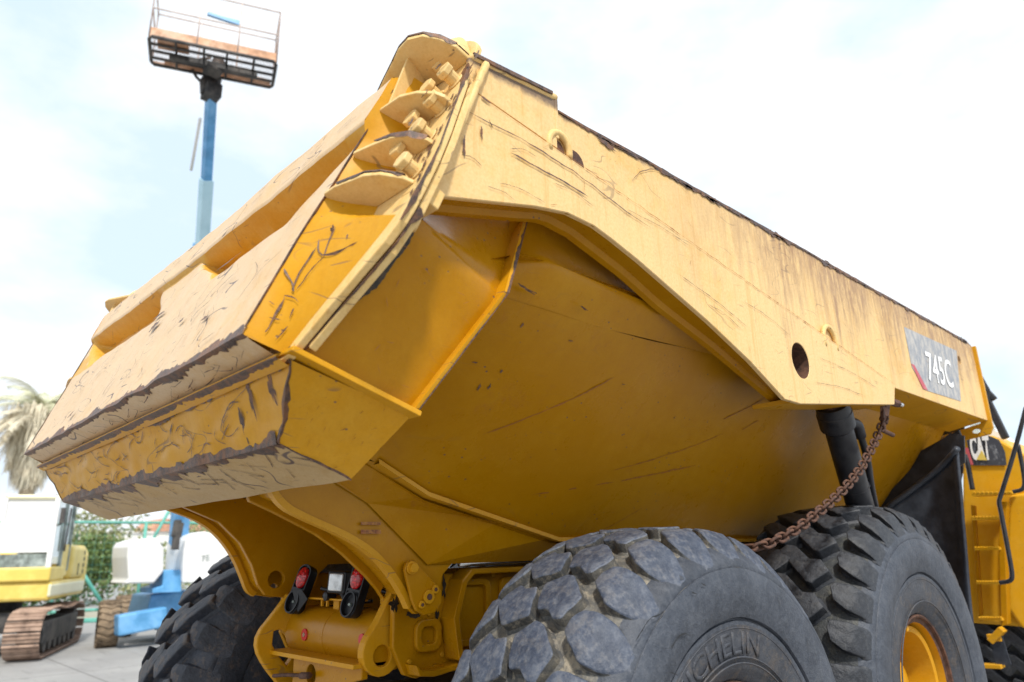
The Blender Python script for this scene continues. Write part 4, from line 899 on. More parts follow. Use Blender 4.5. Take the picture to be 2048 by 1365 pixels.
# ---- chain hanging from the body -------------------------------------------------------
cpts = [Vector((1.6, 3.244, 2.481)), Vector((1.6, 3.116, 2.379)), Vector((1.61, 2.937, 2.27)), Vector((1.62, 2.729, 2.154)), Vector((1.63, 2.533, 2.07)), Vector((1.63, 2.338, 1.988)), Vector((1.63, 2.139, 1.919)), Vector((1.62, 1.935, 1.843)), Vector((1.6, 1.775, 1.794)), Vector((1.56, 1.623, 1.755)), Vector((1.40, 1.62, 1.76))]
cpts = smoothpath(cpts, 2)
chain_root = bpy.data.objects.new('chain', None); C.objects.link(chain_root); chain_root.parent = truck; chain_root.matrix_parent_inverse = wmat(truck).inverted(); chain_root.location = cpts[0]
def link_mesh(a=.033, b_=.0195, r=.0068):
    m_ = MB(); pts = []
    for k in range(16):
        th = 2*math.pi*k/16; pts.append(Vector((math.cos(th)*(b_), (a-b_ if math.sin(th) > 0.01 else -(a-b_) if math.sin(th) < -.01 else 0)+math.sin(th)*b_, 0)))
    m_.tube(pts, r, 7, closed=True); bmesh.ops.recalc_face_normals(m_.bm, faces=m_.bm.faces)
    me = bpy.data.meshes.new('chain_link'); m_.bm.to_mesh(me); m_.bm.free(); me.materials.append(M['rust'])
    for p_ in me.polygons: p_.use_smooth = True
    return me
lm = link_mesh(); acc = 0; step = .0475; dist = [0]
for a, b_ in zip(cpts, cpts[1:]): dist.append(dist[-1]+(b_-a).length)
k = 0
while k*step < dist[-1]:
    s_ = k*step; i = max(j for j in range(len(dist)-1) if dist[j] <= s_); t_ = (s_-dist[i])/(dist[i+1]-dist[i]); p = cpts[i].lerp(cpts[i+1], t_); d = (cpts[i+1]-cpts[i]).normalized()
    up = Vector((0, 0, 1)); x = d.cross(up).normalized(); z = x.cross(d)
    a = rad(45+90*(k % 2)+random.uniform(-10, 10)); X2 = x*math.cos(a)+z*math.sin(a); Z2 = X2.cross(d)
    o = bpy.data.objects.new('chain_link', lm); C.objects.link(o); o.parent = chain_root; mw = Matrix((X2, d, Z2)).transposed().to_4x4(); mw.translation = p
    o.matrix_parent_inverse = wmat(chain_root).inverted(); o.matrix_basis = mw; k += 1
m_ = MB(); p0 = cpts[0]
m_.bar(p0+Vector((0, .10, .12)), p0+Vector((0, .0, -.02)), .022, .05); m_.bar(p0+Vector((0.0, .02, .08)), p0+Vector((0, -.04, -.06)), .02, .04); m_.tube([p0+Vector((0, -.05, -.075)), p0+Vector((0, .10, -.09))], .014, 8)
o = m_.build('chain_hook', M['rust'], chain_root, bevel=.003)

# ---- mudguard flap in front of the tandem -------------------------------------------------
fl = [(0.965, 1.864), (1.05, 2.007), (1.631, 2.392), (1.513, 1.214), (0.624, 0.998)]
m_ = MB(); T_ = [Vector((x, 4.55, z)) for x, z in fl]; n_u = 14
def fpt(u, v):
    a = T_[1].lerp(T_[2], u); b_ = T_[4].lerp(T_[3], u); p = a.lerp(b_, v); p.y += .05*math.sin(u*2.6)+.03*nz3(u*3, v*2, 2)-.10*(u**8); return p
m_.grid([[fpt(i/n_u, j/16) for i in range(n_u+1)] for j in range(17)]); fo = m_.build('mudguard', M['guard'], truck, smooth=True)
so = fo.modifiers.new('solid', 'SOLIDIFY'); so.thickness = .02
m_ = MB(); A = Vector((0.95, 4.75, 2.009)); B = Vector((1.596, 4.75, 2.492)); Bt = Vector((1.585, 4.75, 2.524)); At = Vector((0.975, 4.75, 2.092))
m_.slab([A, B, Bt+Vector((0, 0, .04)), At+Vector((-.10, 0, .16)), At+Vector((-.2, 0, .0))], (0, -1, 0), .03); br = m_.build('guard_bracket', M['black'], fo, bevel=.006)
m_ = MB(); m_.tube([fpt(i/10, 0)+Vector((0, -.03, .0)) for i in range(11)], .022, 10); m_.build('guard_edge', M['guard'], fo, smooth=True)
m_ = MB(); m_.slab([Vector((0.911, 4.66, 1.859)), Vector((0.993, 4.66, 2.088)), Vector((1.362, 4.66, 2.409)), Vector((1.547, 4.66, 2.535)), Vector((1.633, 4.66, 2.502)), Vector((1.605, 4.66, 2.313))], (0, -1, 0), .02); m_.build('guard_panel', M['black'], fo)
m_ = MB(); m_.slab([Vector((0.65, 5.22, 1.878)), Vector((0.776, 5.22, 2.098)), Vector((1.036, 5.22, 2.388)), Vector((1.261, 5.22, 2.692)), Vector((1.518, 5.22, 2.696)), Vector((1.483, 5.22, 2.58)), Vector((1.434, 5.22, 2.308)), Vector((1.26, 5.22, 1.855))], (0, -1, 0), .02); m_.build('guard_back', M['black'], fo)
for px in ((1.493, 4.72, 2.447), (1.574, 4.72, 2.448), (1.578, 4.72, 2.511)):
    m_ = MB(); p = Vector(px); m_.tube([p, p+Vector((0, -.03, 0))], .015, 6); m_.build('bolt', M['rust'], fo)

# ---- tractor part: cab, hood, ladder ------------------------------------------------------
YC = 6.0
def Yp(y, pl): return [Vector((x, y, z)) for x, z in pl]
def plateY(name, y, pl, th, mat, parent, holes=(), bevel=.008):
    m_ = MB(); m_.slab(Yp(y, pl), (0, -1, 0), th, holes); return m_.build(name, mat, parent, bevel=bevel)
hood = plateY('tractor_hood', YC, [(1.175, 2.116), (1.278, 2.687), (1.502, 2.64), (1.736, 2.428), (1.968, 2.222), (1.739, 1.073), (0.991, 1.099)], 1.8, M['tractor'], truck, bevel=.02)
# rounded fender to the right of the ladder
m_ = MB(); fo_ = [(1.542, 2.124), (1.687, 2.142), (1.91, 2.067), (1.929, 1.68), (1.712, 1.074), (1.337, 1.08), (1.438, 1.689)]
m_.slab(smoothpath(Yp(5.93, fo_)+[Yp(5.93, fo_)[0]], 1)[:-1], (0, -1, 0), .1); m_.build('fender_panel', M['tractor'], hood, bevel=.03, seg=4)
# hood sticker and lettering
dk = [(1.3, 2.674), (1.48, 2.641), (1.547, 2.598), (1.571, 2.488), (1.561, 2.378), (1.309, 2.403)]
plateY('hood_sticker', 5.985, dk, .004, M['dec_black'], hood, bevel=0)
plateY('red_stripe', 5.980, [(1.273, 2.561), (1.304, 2.557), (1.319, 2.407), (1.292, 2.409)], .003, M['dec_red'], hood, bevel=0)
plateY('yellow_triangle', 5.970, [(1.352, 2.446), (1.405, 2.523), (1.43, 2.433)], .003, M['exc'], hood, bevel=0)
def text_mesh(txt, name, mat, parent, P0, P1, PV, thick=.002, shear=0, bold=.0):
    """text laid from P0 to P1 along the base line, PV = top left corner"""
    cu = bpy.data.curves.new(name, 'FONT'); cu.body = txt; cu.size = 1; cu.extrude = 0.0; cu.offset = bold; cu.resolution_u = 4
    to = bpy.data.objects.new('tmp', cu); C.objects.link(to); bpy.context.view_layer.update()
    me = bpy.data.meshes.new_from_object(to); bpy.data.objects.remove(to); me.name = name
    xs_ = [v.co.x for v in me.vertices]; ys_ = [v.co.y for v in me.vertices]; x0, x1, y0, y1 = min(xs_), max(xs_), min(ys_), max(ys_)
    P0, P1, PV = Vector(P0), Vector(P1), Vector(PV); U = P1-P0; V = PV-P0; N = U.cross(V).normalized()
    for v in me.vertices:
        a, b_ = (v.co.x-x0)/(x1-x0), (v.co.y-y0)/(y1-y0); v.co = P0+U*a+V*b_+N*thick
    me.materials.clear(); me.materials.append(mat); return link(name, me, parent)
text_mesh('CAT', 'hood_lettering', M['dec_white'], hood, (1.316, 5.975, 2.446), (1.462, 5.975, 2.43), (1.33, 5.975, 2.673), bold=.05)
# cab pillar, mirror arm, handrails
m_ = MB(); m_.bar((1.46, 6.1, 3.139), (1.574, 6.1, 2.613), .05, .06); m_.bar((1.46, 6.1, 3.139), (1.556, 6.1, 2.962), .04, .05); m_.build('cab_pillar', M['black'], hood, bevel=.01)
m_ = MB(); m_.tube(smoothpath([(1.496, 6, 3.256), (1.536, 6, 3.088), (1.556, 6, 3.03), (1.526, 6, 2.955), (1.489, 6, 2.961)], 2), .008, 8); m_.build('mirror_arm', M['black'], hood, smooth=True)
m_ = MB(); m_.slab([Vector((1.429, 6.3, 3.15)), Vector((1.463, 6.3, 2.726)), Vector((1.34, 6.3, 2.706)), Vector((1.26, 6.3, 2.717)), Vector((1.342, 6.3, 3.166))], (0, -1, 0), .02); m_.build('cab_window', M['glass'], hood)
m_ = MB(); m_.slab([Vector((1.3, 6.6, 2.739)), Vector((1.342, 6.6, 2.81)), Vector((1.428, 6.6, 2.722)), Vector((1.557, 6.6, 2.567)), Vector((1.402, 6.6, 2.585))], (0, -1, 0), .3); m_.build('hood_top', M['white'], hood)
m_ = MB(); m_.tube(smoothpath([(1.921, 5.3, 2.742), (1.79, 5.3, 2.431), (1.635, 5.3, 2.103), (1.609, 5.3, 2.051), (1.611, 5.3, 1.991), (1.604, 5.3, 1.66), (1.599, 5.3, 1.516), (1.581, 5.3, 1.469), (1.504, 5.3, 1.458)], 2), .016, 10); m_.build('handrail', M['black'], hood, smooth=True)
m_ = MB(); m_.tube(smoothpath([(1.754, 5.6, 2.498), (1.749, 5.6, 2.221), (1.724, 5.6, 2.145), (1.651, 5.6, 2.135)], 2), .016, 10); m_.build('handrail', M['black'], hood, smooth=True)
m_ = MB(); m_.tube(smoothpath([(1.3, 5.85, 2.487), (1.311, 5.85, 2.421), (1.307, 5.85, 2.187)], 2), .020, 10); m_.build('grab_hose', M['black'], hood, smooth=True)
# ladder
lad = plateY('ladder', 5.9, [(1.256, 2.066), (1.288, 2.055), (1.173, 1.127), (1.147, 1.126)], .04, M['yellow'], hood, bevel=.004)
side_l = plateY('ladder_side', 5.80, [(1.508, 2.072), (1.55, 2.069), (1.472, 1.73), (1.376, 1.114), (1.325, 1.097), (1.419, 1.692)], .10, M['yellow'], hood, bevel=.006)
def step_plate(a, b_):
    m_ = MB(); a = Vector(a); b_ = Vector(b_); m_.box((a+b_)/2+Vector((0, .06, 0)), ((b_-a).length, .16, .022))
    for k in range(9): m_.box(a.lerp(b_, (k+.5)/9)+Vector((0, -.018, .012)), ((b_-a).length/14, .02, .014))
    m_.build('ladder_step', M['tractor'], hood, bevel=.002)
step_plate((1.319, 5.78, 2.15), (1.608, 5.78, 2.129))
step_plate((1.279, 5.78, 1.95), (1.502, 5.78, 1.939))
step_plate((1.256, 5.78, 1.703), (1.439, 5.78, 1.7))
step_plate((1.221, 5.78, 1.433), (1.39, 5.78, 1.435))
step_plate((1.184, 5.78, 1.152), (1.355, 5.78, 1.16))
m_ = MB(); p = Vector((1.362, 5.7, 1.092)); m_.bar(p, p+Vector((-.10, 0, -.10)), .10, .05); m_.bar(p+Vector((-.12, 0, -.07)), p+Vector((-.02, 0, -.07)), .06, .05); m_.build('step_hanger', M['yellow_worn'], hood, bevel=.006)
m_ = MB(); m_.bar((1.296, 5.7, 1.036), (1.318, 5.7, 0.825), .02, .10); m_.build('rubber_strap', M['guard'], hood)
m_ = MB(); m_.bar((1.156, 5.7, 0.807), (1.309, 5.7, 0.814), .12, .03); m_.build('lowest_step', M['yellow_worn'], hood, bevel=.004)

# ---- 745C sticker on the body ------------------------------------------------------------
def sideq(name, pix, mat, parent, x=1.6935):
    m_ = MB(); m_.slab([Vector((x, y, z)) for y, z in pix], XV, .002); return m_.build(name, mat, parent)
st = sideq('body_sticker', [(3.605, 3.109), (4.678, 3.135), (4.528, 2.731), (3.801, 2.714), (3.613, 2.839)], M['dec_grey'], side if False else body, 1.6925)
st['label'] = 'grey number sticker on the side wall'
sideq('red_stripe', [(3.609, 2.861), (3.663, 2.863), (3.834, 2.718), (3.75, 2.717)], M['dec_red'], st, 1.6945) if False else None
m_ = MB(); m_.slab([Vector((1.694, 3.609, 2.861)), Vector((1.694, 3.663, 2.863)), Vector((1.694, 3.834, 2.718)), Vector((1.694, 3.75, 2.717))], XV, .002); m_.build('red_stripe', M['dec_red'], body)
text_mesh('745C', 'number_lettering', M['dec_white'], body, (1.695, 3.882, 2.789), (1.694, 4.412, 2.807), (1.694, 3.92, 3.002), bold=.01)

# ---- wheels ----------------------------------------------------------------------------------
def wheel(name, loc, R, RC, prof, mats, N, lugs, side=1, label=None, phase=0, rim=True):
    """prof: (x, r) outer half profile for x>0; mats: crown, side, block"""
    full = [(-x, r) for x, r in prof]+[(x, r) for x, r in reversed(prof)]
    m_ = MB(); seg = 144; rings = []
    for x, r in full: rings.append([Vector((x*side, (r+.0035*nz3(x*9, math.cos(2*math.pi*k/seg)*4, math.sin(2*math.pi*k/seg)*4))*math.cos(2*math.pi*k/seg), (r+.0035*nz3(x*9, math.cos(2*math.pi*k/seg)*4, math.sin(2*math.pi*k/seg)*4))*math.sin(2*math.pi*k/seg))) for k in range(seg)])
    V = m_.grid(rings, closed_u=True)
    o = m_.build(name, mats[:3], truck, auto=32, world=False); me = o.data
    for p in me.polygons:
        rr = math.hypot(p.center.y, p.center.z); p.material_index = 0 if rr > RC-.085 and abs(p.center.x) < .30 else (1 if rr > .585 else 2)
    o.location = Vector(loc)-truck.location
    if label: o['label'] = label
    for lug_i, lg in enumerate(lugs):
        poly = [Vector((rad(a)*R, x, 0)) for a, x in lg['poly']]; rt, rb = lg['top'], lg['base']; bev = lg.get('bev', .007); sl = lg.get('slope', .016)
        area = sum(p.x*q_.y-q_.x*p.y for p, q_ in zip(poly, poly[1:]+poly[:1]))
        if area < 0: poly.reverse()
        # rounded corners, then even spacing
        rp = []
        for p_, c_, n__ in zip(poly[-1:]+poly[:-1], poly, poly[1:]+poly[:1]):
            cr_ = lg.get('corner', .016); a = c_+(p_-c_).normalized()*min(cr_, (p_-c_).length*.4); b_ = c_+(n__-c_).normalized()*min(cr_, (n__-c_).length*.4)
            rp += [a, a*.25+c_*.5+b_*.25, b_]
        pts = resample(rp+[rp[0]], .024)[:-1]; n_p = len(pts); cen = sum(pts, Vector())/n_p
        nrm = []
        for k in range(n_p):
            d = (pts[(k+1) % n_p]-pts[k-1]).normalized(); nrm.append(Vector((d.y, -d.x, 0)))
        def ringp(off, kind, q=1.0, var=0):
            out = []
            for k in range(n_p):
                off_k = off+lg.get('shrink', -.005)+lg.get('chip', .0035)*nz3(pts[k].x*35+var*7, pts[k].y*35, lug_i+var)
                p = cen.lerp(pts[k], q)+nrm[k]*off_k; x = p.y; x = max(-lg.get('lim', 1), min(lg.get('lim', 1), x)); p = Vector((p.x, x, 0)); T = rt(x)+.0045*nz3(p.x*18+var*3, p.y*18, lug_i)+.0025*nz3(p.x*55, p.y*55+var, 3); B = min(rb(x), T-.003)
                r = T if kind == 0 else (T-bev if kind == 1 else lerp(T, B, .8) if kind == 2 else B-.004); a = p.x/R
                out.append(Vector((x*side, r*math.cos(a), r*math.sin(a))))
            return out
        bmes = []
        for var in range(4):
            m_ = MB(); rows = [ringp(sl+.012, 3, 1, var), ringp(sl*.75, 2, 1, var), ringp(bev*.9, 1, 1, var), None, ringp(0, 0, 1, var), ringp(0, 0, .66, var), ringp(0, 0, .33, var)]
            rows[3] = [a.lerp(b_, .3) for a, b_ in zip(ringp(bev*.5, 0, 1, var), ringp(bev*.5, 1, 1, var))]
            m_.mi = 1; m_.grid(rows[:2], closed_u=True); m_.grid(rows[1:3], closed_u=True); m_.mi = 0; V = m_.grid(rows[2:], closed_u=True); a = cen.x/R; cv = m_.bm.verts.new((cen.y*side, rt(cen.y)*math.cos(a), rt(cen.y)*math.sin(a)))
            for k in range(n_p): m_.bm.faces.new((V[-1][k], V[-1][(k+1) % n_p], cv))
            bmesh.ops.recalc_face_normals(m_.bm, faces=m_.bm.faces)
            bme = bpy.data.meshes.new('tread_block'); m_.bm.to_mesh(bme); m_.bm.free(); bme.materials.append(mats[3]); bme.materials.append(mats[4] if len(mats) > 4 else mats[3])
            for p in bme.polygons: p.use_smooth = True
            bme.set_sharp_from_angle(angle=rad(38)); bmes.append(bme)
        for k in range(N):
            ob = bpy.data.objects.new('tread_block', bmes[(k*5+lug_i) % 4]); C.objects.link(ob); ob.parent = o; ob.rotation_euler = (rad(phase+360*k/N), 0, 0)
    if rim:
        m_ = MB(); sd_ = side
        for a_, b_ in ((1, 1),):
            m_.grid([circle((x*sd_, 0, 0), r, (0, 1, 0), (0, 0, 1), 64) for x, r in ((.285, .395), (.315, .392), (.322, .384), (.318, .376), (.300, .372), (.296, .350), (.25, .345), (.20, .335), (.06, .325))], closed_u=True)
        rm = m_.build('rim', [M['rust'], M['yellow_worn']], o, auto=35, world=False)
        for p in rm.data.polygons: p.material_index = 0 if abs(p.center.x) > .297 else 1
        m_ = MB(); m_.grid([circle((x*sd_, 0, 0), r, (0, 1, 0), (0, 0, 1), 64) for x, r in ((.19, .335), (.262, .330), (.266, .318), (.258, .300), (.20, .285), (.10, .27), (.03, .262), (.03, .12))], closed_u=True); m_.build('lock_ring', M['yellow_worn'], o, auto=35, world=False)
        m_ = MB(); m_.tube([(.02*sd_, 0, 0), (.16*sd_, 0, 0), (.17*sd_, 0, 0), (.19*sd_, 0, 0)], [.17, .165, .15, .08], 32); m_.build('hub', M['yellow_worn'], o, auto=35, world=False)
        for k in range(12):
            a = 2*math.pi*k/12; m_ = MB(); m_.tube([(.03*sd_, .215*math.cos(a), .215*math.sin(a)), (.075*sd_, .215*math.cos(a), .215*math.sin(a))], .018, 6); m_.build('wheel_nut', M['yellow_worn'], o, bevel=.002, world=False)
        m_ = MB()
        for a0 in (rad(104), rad(118)): 
            c = Vector((.28*sd_, .345*math.cos(a0), .345*math.sin(a0))); m_.box(c, (.03, .05, .035), Matrix.Rotation(a0, 3, 'X'))
        m_.build('rim_lug', M['yellow_worn'], o, bevel=.006, world=False)
    return o
profile = [(.30, .385), (.318, .40), (.338, .425), (.352, .46), (.360, .52), (.362, .585), (.3625, .598), (.352, .601), (.352, .607), (.368, .612), (.378, .64), (.386, .69), (.386, .74), (.380, .775), (.3765, .785), (.372, .7865), (.3735, .793), (.366, .815)]
# worn tyre (rear)
RW = .945
prW = profile+[(.345, .838), (.31, .860), (.26, .880), (.16, .893), (.05, .898)]
topW = lambda x: RW-.10*x*x-(.0 if abs(x) < .25 else 1.6*(abs(x)-.25)**1.15)
baseW = lambda x: .898-.30*x*x-(.0 if abs(x) < .30 else .9*(abs(x)-.30))
def carcW(x):
    pf = [(-1, .898), (.05, .898), (.16, .893), (.26, .880), (.31, .860), (.345, .838), (.366, .815), (.3735, .793), (.40, .78)]
    for (a, ra), (b_, rb_) in zip(pf, pf[1:]):
        if x <= b_: return lerp(ra, rb_, (x-a)/(b_-a))
    return .78
def shoulderW(x):
    if x < .255: return RW-.008-(0 if x < .2 else (x-.2)*.2)
    q_ = min(1, (x-.255)/.117); return max(carcW(x)+.0015, lerp(RW-.019, carcW(.372)+.002, q_**1.45))
row1 = [(127.5, -.153), (129, -.116), (128.1, -.061), (136.2, -.014), (138.9, -.107), (138.7, -.129), (133.8, -.200), (131.0, -.19)]
row2 = [(123.9, .042), (124.8, .082), (130.8, .178), (136.7, .138), (136.5, .104), (134.3, .059), (134.7, .012), (131.6, -.015), (127.7, -.030)]
shW = [(133.4, .212), (133.4, .26), (133.7, .31), (135.6, .350), (137.2, .371), (141.2, .371), (143.4, .345), (144.6, .31), (144.2, .262), (142.4, .235), (139.0, .175), (135.6, .180)]
lugsW = [dict(poly=row1, top=topW, base=baseW, slope=.008, corner=.011, bev=.006), dict(poly=row2, top=topW, base=baseW, slope=.008, corner=.011, bev=.006),
 dict(poly=shW, top=shoulderW, base=lambda x: carcW(x)-.004, slope=.012, lim=.3725, corner=.012, bev=.007),
 dict(poly=[(a-2, -x-.018) for a, x in shW], top=lambda x: shoulderW(-x), base=lambda x: carcW(-x)-.004, slope=.012, lim=.3725, corner=.012, bev=.007)]
wr = wheel('wheel', (1.305, 1.21, .905), RW, .898, prW, [M['rub_mud'], M['rub_side'], M['rub_dark'], M['rub_worn'], M['rub_wall']], 27, lugsW, 1, 'worn blue grey rear wheel with mud in its tread')
# deep new tyre (next one forward)
RN = .985
prN = profile+[(.352, .84), (.325, .868), (.27, .895), (.16, .912), (.05, .918)]
topN = lambda x: RN-.25*x*x
baseN = lambda x: .918-.30*x*x
def shN(x): x = abs(x); return RN-.02-(0 if x < .24 else (x-.24)*.5)-(0 if x < .33 else (x-.33)*2.3)
def shNb(x): x = abs(x); return .905-(0 if x < .26 else (x-.26)*.6)
zN = [(131, -.088), (128.2, -.057), (129.1, -.003), (134.5, .093), (134.6, .150), (138.8, .205), (143.4, .128), (142.8, .100), (135.5, -.018)]
sN = [(132.4, .218), (130.4, .232), (130.2, .30), (130.4, .352), (131.4, .361), (137.6, .362), (138.9, .352), (138.4, .296), (136.2, .240)]
lugsN = [dict(poly=zN, top=topN, base=baseN, slope=.004, corner=.008, bev=.005), dict(poly=[(a-4.2, x-.205) for a, x in zN], top=topN, base=baseN, slope=.004, corner=.008, bev=.005),
 dict(poly=sN, top=shN, base=shNb, lim=.366, slope=.004, corner=.010, bev=.006), dict(poly=[(a+3, -x-.02) for a, x in sN], top=shN, base=shNb, slope=.004, corner=.010, bev=.006)]
wf = wheel('wheel', (1.315, 3.12, 1.0), RN, .918, prN, [M['rub_newg'], M['rub_side'], M['rub_dark'], M['rub_new']], 31, lugsN, 1, 'middle wheel with deep dark tread and rusty yellow rim')
wl2 = wheel('wheel', (-1.40, 1.14, .955), .985, .925, prN, [M['rub_left'], M['rub_left'], M['rub_left'], M['rub_left']], 26, lugsN, -1, 'muddy left rear wheel in the truck shade', phase=2)
wheel('wheel', (-1.315, 3.12, 1.0), RN, .918, prN, [M['rub_newg'], M['rub_side'], M['rub_dark'], M['rub_new']], 31, lugsN, -1, 'left middle wheel hidden in shade')
wheel('wheel', (1.33, 7.0, .98), RN, .918, prN, [M['rub_newg'], M['rub_side'], M['rub_dark'], M['rub_new']], 31, lugsN, 1, 'front wheel half hidden under the ladder')
# raised maker's letters on the side wall
def ring_text(txt, name, parent, r0, r1, aC, aSpan, x, mat, cond=1.0):
    cu = bpy.data.curves.new(name, 'FONT'); cu.body = txt; cu.size = 1; cu.offset = .012; cu.resolution_u = 3
    to = bpy.data.objects.new('tmp', cu); C.objects.link(to); bpy.context.view_layer.update(); me = bpy.data.meshes.new_from_object(to); bpy.data.objects.remove(to); me.name = name
    bm = bmesh.new(); bm.from_mesh(me); bmesh.ops.subdivide_edges(bm, edges=[e for e in bm.edges if e.calc_length() > .25], cuts=2)
    ret = bmesh.ops.extrude_face_region(bm, geom=bm.faces[:]); top = [v for v in ret['geom'] if isinstance(v, bmesh.types.BMVert)]
    for v in top: v.co.z += 1
    xs_ = [v.co.x for v in bm.verts]; ys_ = [v.co.y for v in bm.verts]; x0, x1, y0, y1 = min(xs_), max(xs_), min(ys_), max(ys_)
    for v in bm.verts:
        a = rad(aC+aSpan/2-aSpan*(v.co.x-x0)/(x1-x0)); r = r0+(r1-r0)*(v.co.y-y0)/(y1-y0); dx = .0016 if v.co.z > .5 else -.002
        v.co = Vector((x+dx, -r*math.cos(math.pi-a), r*math.sin(a)))
    bmesh.ops.recalc_face_normals(bm, faces=bm.faces); bm.to_mesh(me); bm.free(); me.materials.clear(); me.materials.append(mat); return link(name, me, parent, world=False)
ring_text('MICHELIN', 'raised_lettering', wr, .485, .565, 104, 66, .3615, M['rub_dark'])
ring_text('0 0', 'raised_lettering', wf, .66, .70, 176, 8, .386, M['rub_dark'])
# concentric moulding rings
for wo_, rs in ((wr, (.455, .475, .575)), (wf, (.46, .575))):
    for r in rs:
        m_ = MB(); m_.tube(circle((.3605, 0, 0), r, (0, 1, 0), (0, 0, 1), 96), .0035, 6, closed=True); m_.build('moulding_ring', M['rub_dark'], wo_, smooth=True, world=False)
# cuts in the worn side wall
w = Wear()
for pts in ([(136, .845), (133, .84), (129, .835), (126, .81), (124, .80)], [(128, .70), (124, .705), (121, .69), (119, .66)], [(112, .77), (110, .75)], [(107, .775), (105, .755)], [(133, .66), (131, .62)], [(66, .74), (63, .70)], [(45, .71), (42, .67)]):
    w.scratch([Vector((.389 if r < .78 else .383, r*math.cos(rad(a)), r*math.sin(rad(a)))) for a, r in pts], XV, .007, seed=pts[0][0], step=.008)
w.patch((.3875, .70*math.cos(rad(143)), .70*math.sin(rad(143))), (0, 1, 0), (0, 0, 1), XV, .022, .035, 3)
ob = w.build('rubber_cuts', M['plastic'], wr, world=False); ob['kind'] = 'stuff'

# ================================================================== BACKGROUND
random.seed(21)
# ---- boom lift
LX = -14.8
lift = thing('boom_lift', 'tall blue boom lift with rusty orange work platform raised above the truck', 'boom lift', (LX, 4.3, 0))
BT = Vector((-9.6, 2.748, 10.61)); BM = Vector((-12.3, 3.787, 8.445)); BB = Vector((-14.9, 4.81, 2.11))
wmid = BT.lerp(BM, .52)
m_ = MB(); m_.bar(BB, BM.lerp(BB, -.02), .34, .34, (1, 0, 0)); m_.build('boom_base', M['blue'], lift, bevel=.03)
m_ = MB(); m_.bar(BM.lerp(BB, .12), wmid, .23, .23, (1, 0, 0)); m_.build('boom_middle', M['blue_pale'], lift, bevel=.02)
m_ = MB(); m_.bar(wmid.lerp(BM, .06), BT, .175, .18, (1, 0, 0)); bt = m_.build('boom_tip', M['blue'], lift, bevel=.02)
m_ = MB(); a = BT+Vector((-.1, -.12, -.6)); m_.tube([a, BT.lerp(wmid, .95)+Vector((0, -.32, 0))], .03, 8); m_.build('hose_guide', M['white'], lift, smooth=True)
m_ = MB(); m_.box(BT, (.34, .30, .30)); m_.tube([BT+Vector((0, -.12, -.1)), BT+Vector((0, -.16, .15)), BT+Vector((0, -.05, .45))], .09, 10); m_.tube([BT, BT+Vector((0.1, .05, .7))], .13, 12); m_.build('platform_rotator', M['dark'], lift, bevel=.02)
m_ = MB(); m_.tube(smoothpath([BT+Vector((0, -.1, .1)), BT+Vector((0, -.35, .2)), BT+Vector((0, -.45, .5)), BT+Vector((0, -.1, .75))], 2), .03, 8); m_.build('hose_loop', M['dark'], lift, smooth=True)
PX0 = -9.9; PXf = -9.1
# platform: floor corners
zf = 10.62
c00 = Vector((-9.105, 1.408, 10.9)); c10 = Vector((-8.282, 3.455, 10.9))
n00 = Vector((-9.885, 1.69, 10.9)); n10 = Vector((-9.078, 3.736, 10.9))
plat = bpy.data.objects.new('platform', None); C.objects.link(plat); plat.parent = lift; plat.matrix_parent_inverse = wmat(lift).inverted(); plat.location = c00
def pl_(u, v, z=0): return (c00.lerp(c10, u)).lerp(n00.lerp(n10, u), v)+Vector((0, 0, z))
loop = [pl_(.02, .0), pl_(.98, .0), pl_(1, .1), pl_(1, .9), pl_(.98, 1), pl_(.02, 1), pl_(0, .9), pl_(0, .1)]
m_ = MB(); m_.tube(loop, .034, 8, closed=True)
for u in (.2, .42, .6, .82): m_.tube([pl_(u, 0), pl_(u, 1)], .022, 6)
for v in (.25, .5, .75): m_.tube([pl_(0, v), pl_(1, v)], .028, 6)
m_.build('floor_frame', M['dark'], plat, smooth=True)
m_ = MB()
for k in range(60): m_.tube([pl_((k+.5)/60, .02, .03), pl_((k+.5)/60, .98, .03)], .006, 4, caps=False)
o = m_.build('floor_mesh', M['rustpale'], plat); o['kind'] = 'stuff'
m_ = MB(); m_.slab([pl_(.06, .12, .05), pl_(.30, .12, .05), pl_(.30, .45, .05), pl_(.06, .45, .05)], (0, 0, 1), .01); m_.build('floor_sheet', M['rustpale'], plat)
m_ = MB(); m_.slab([pl_(.10, .78, .05), pl_(.50, .70, .05), pl_(.98, .78, .05), pl_(.98, .98, .05), pl_(.10, .98, .05)], (0, 0, 1), .01); m_.build('floor_sheet', M['rustpale'], plat)
m_ = MB(); m_.bar(pl_(.15, .45, -.08), pl_(.86, .52, -.08), .09, .09); m_.box(pl_(.5, .6, -.1), (.3, .3, .12)); m_.build('platform_support', M['dark'], plat, bevel=.01)
for (a, b_) in (((0, 0), (1, 0)), ((0, 1), (1, 1)), ((0, 0), (0, 1)), ((1, 0), (1, 1))):
    # toe board, mid and top rails
    p0, p1 = pl_(*a), pl_(*b_); m_ = MB(); nrm = (p1-p0).cross(Vector((0, 0, 1)))
    hb = .20 if a[1] == b_[1] == 0 else .07
    m_.slab([p0, p1, p1+Vector((0, 0, hb)), p0+Vector((0, 0, hb))], nrm, .012); m_.build('toe_board', M['rustpale'], plat)
    for h in (.62, 1.15):
        m_ = MB(); m_.tube([p0+Vector((0, 0, h)), p1+Vector((0, 0, h))], .014, 8); m_.build('guard_rail', M['railpale'], plat, smooth=True)
    for q in ((0, .36, .68, 1) if a[1] == b_[1] else (0, 1)):
        m_ = MB(); p = p0.lerp(p1, q); m_.tube([p, p+Vector((0, 0, 1.15))], .013, 8); m_.build('rail_post', M['railpale'], plat, smooth=True)
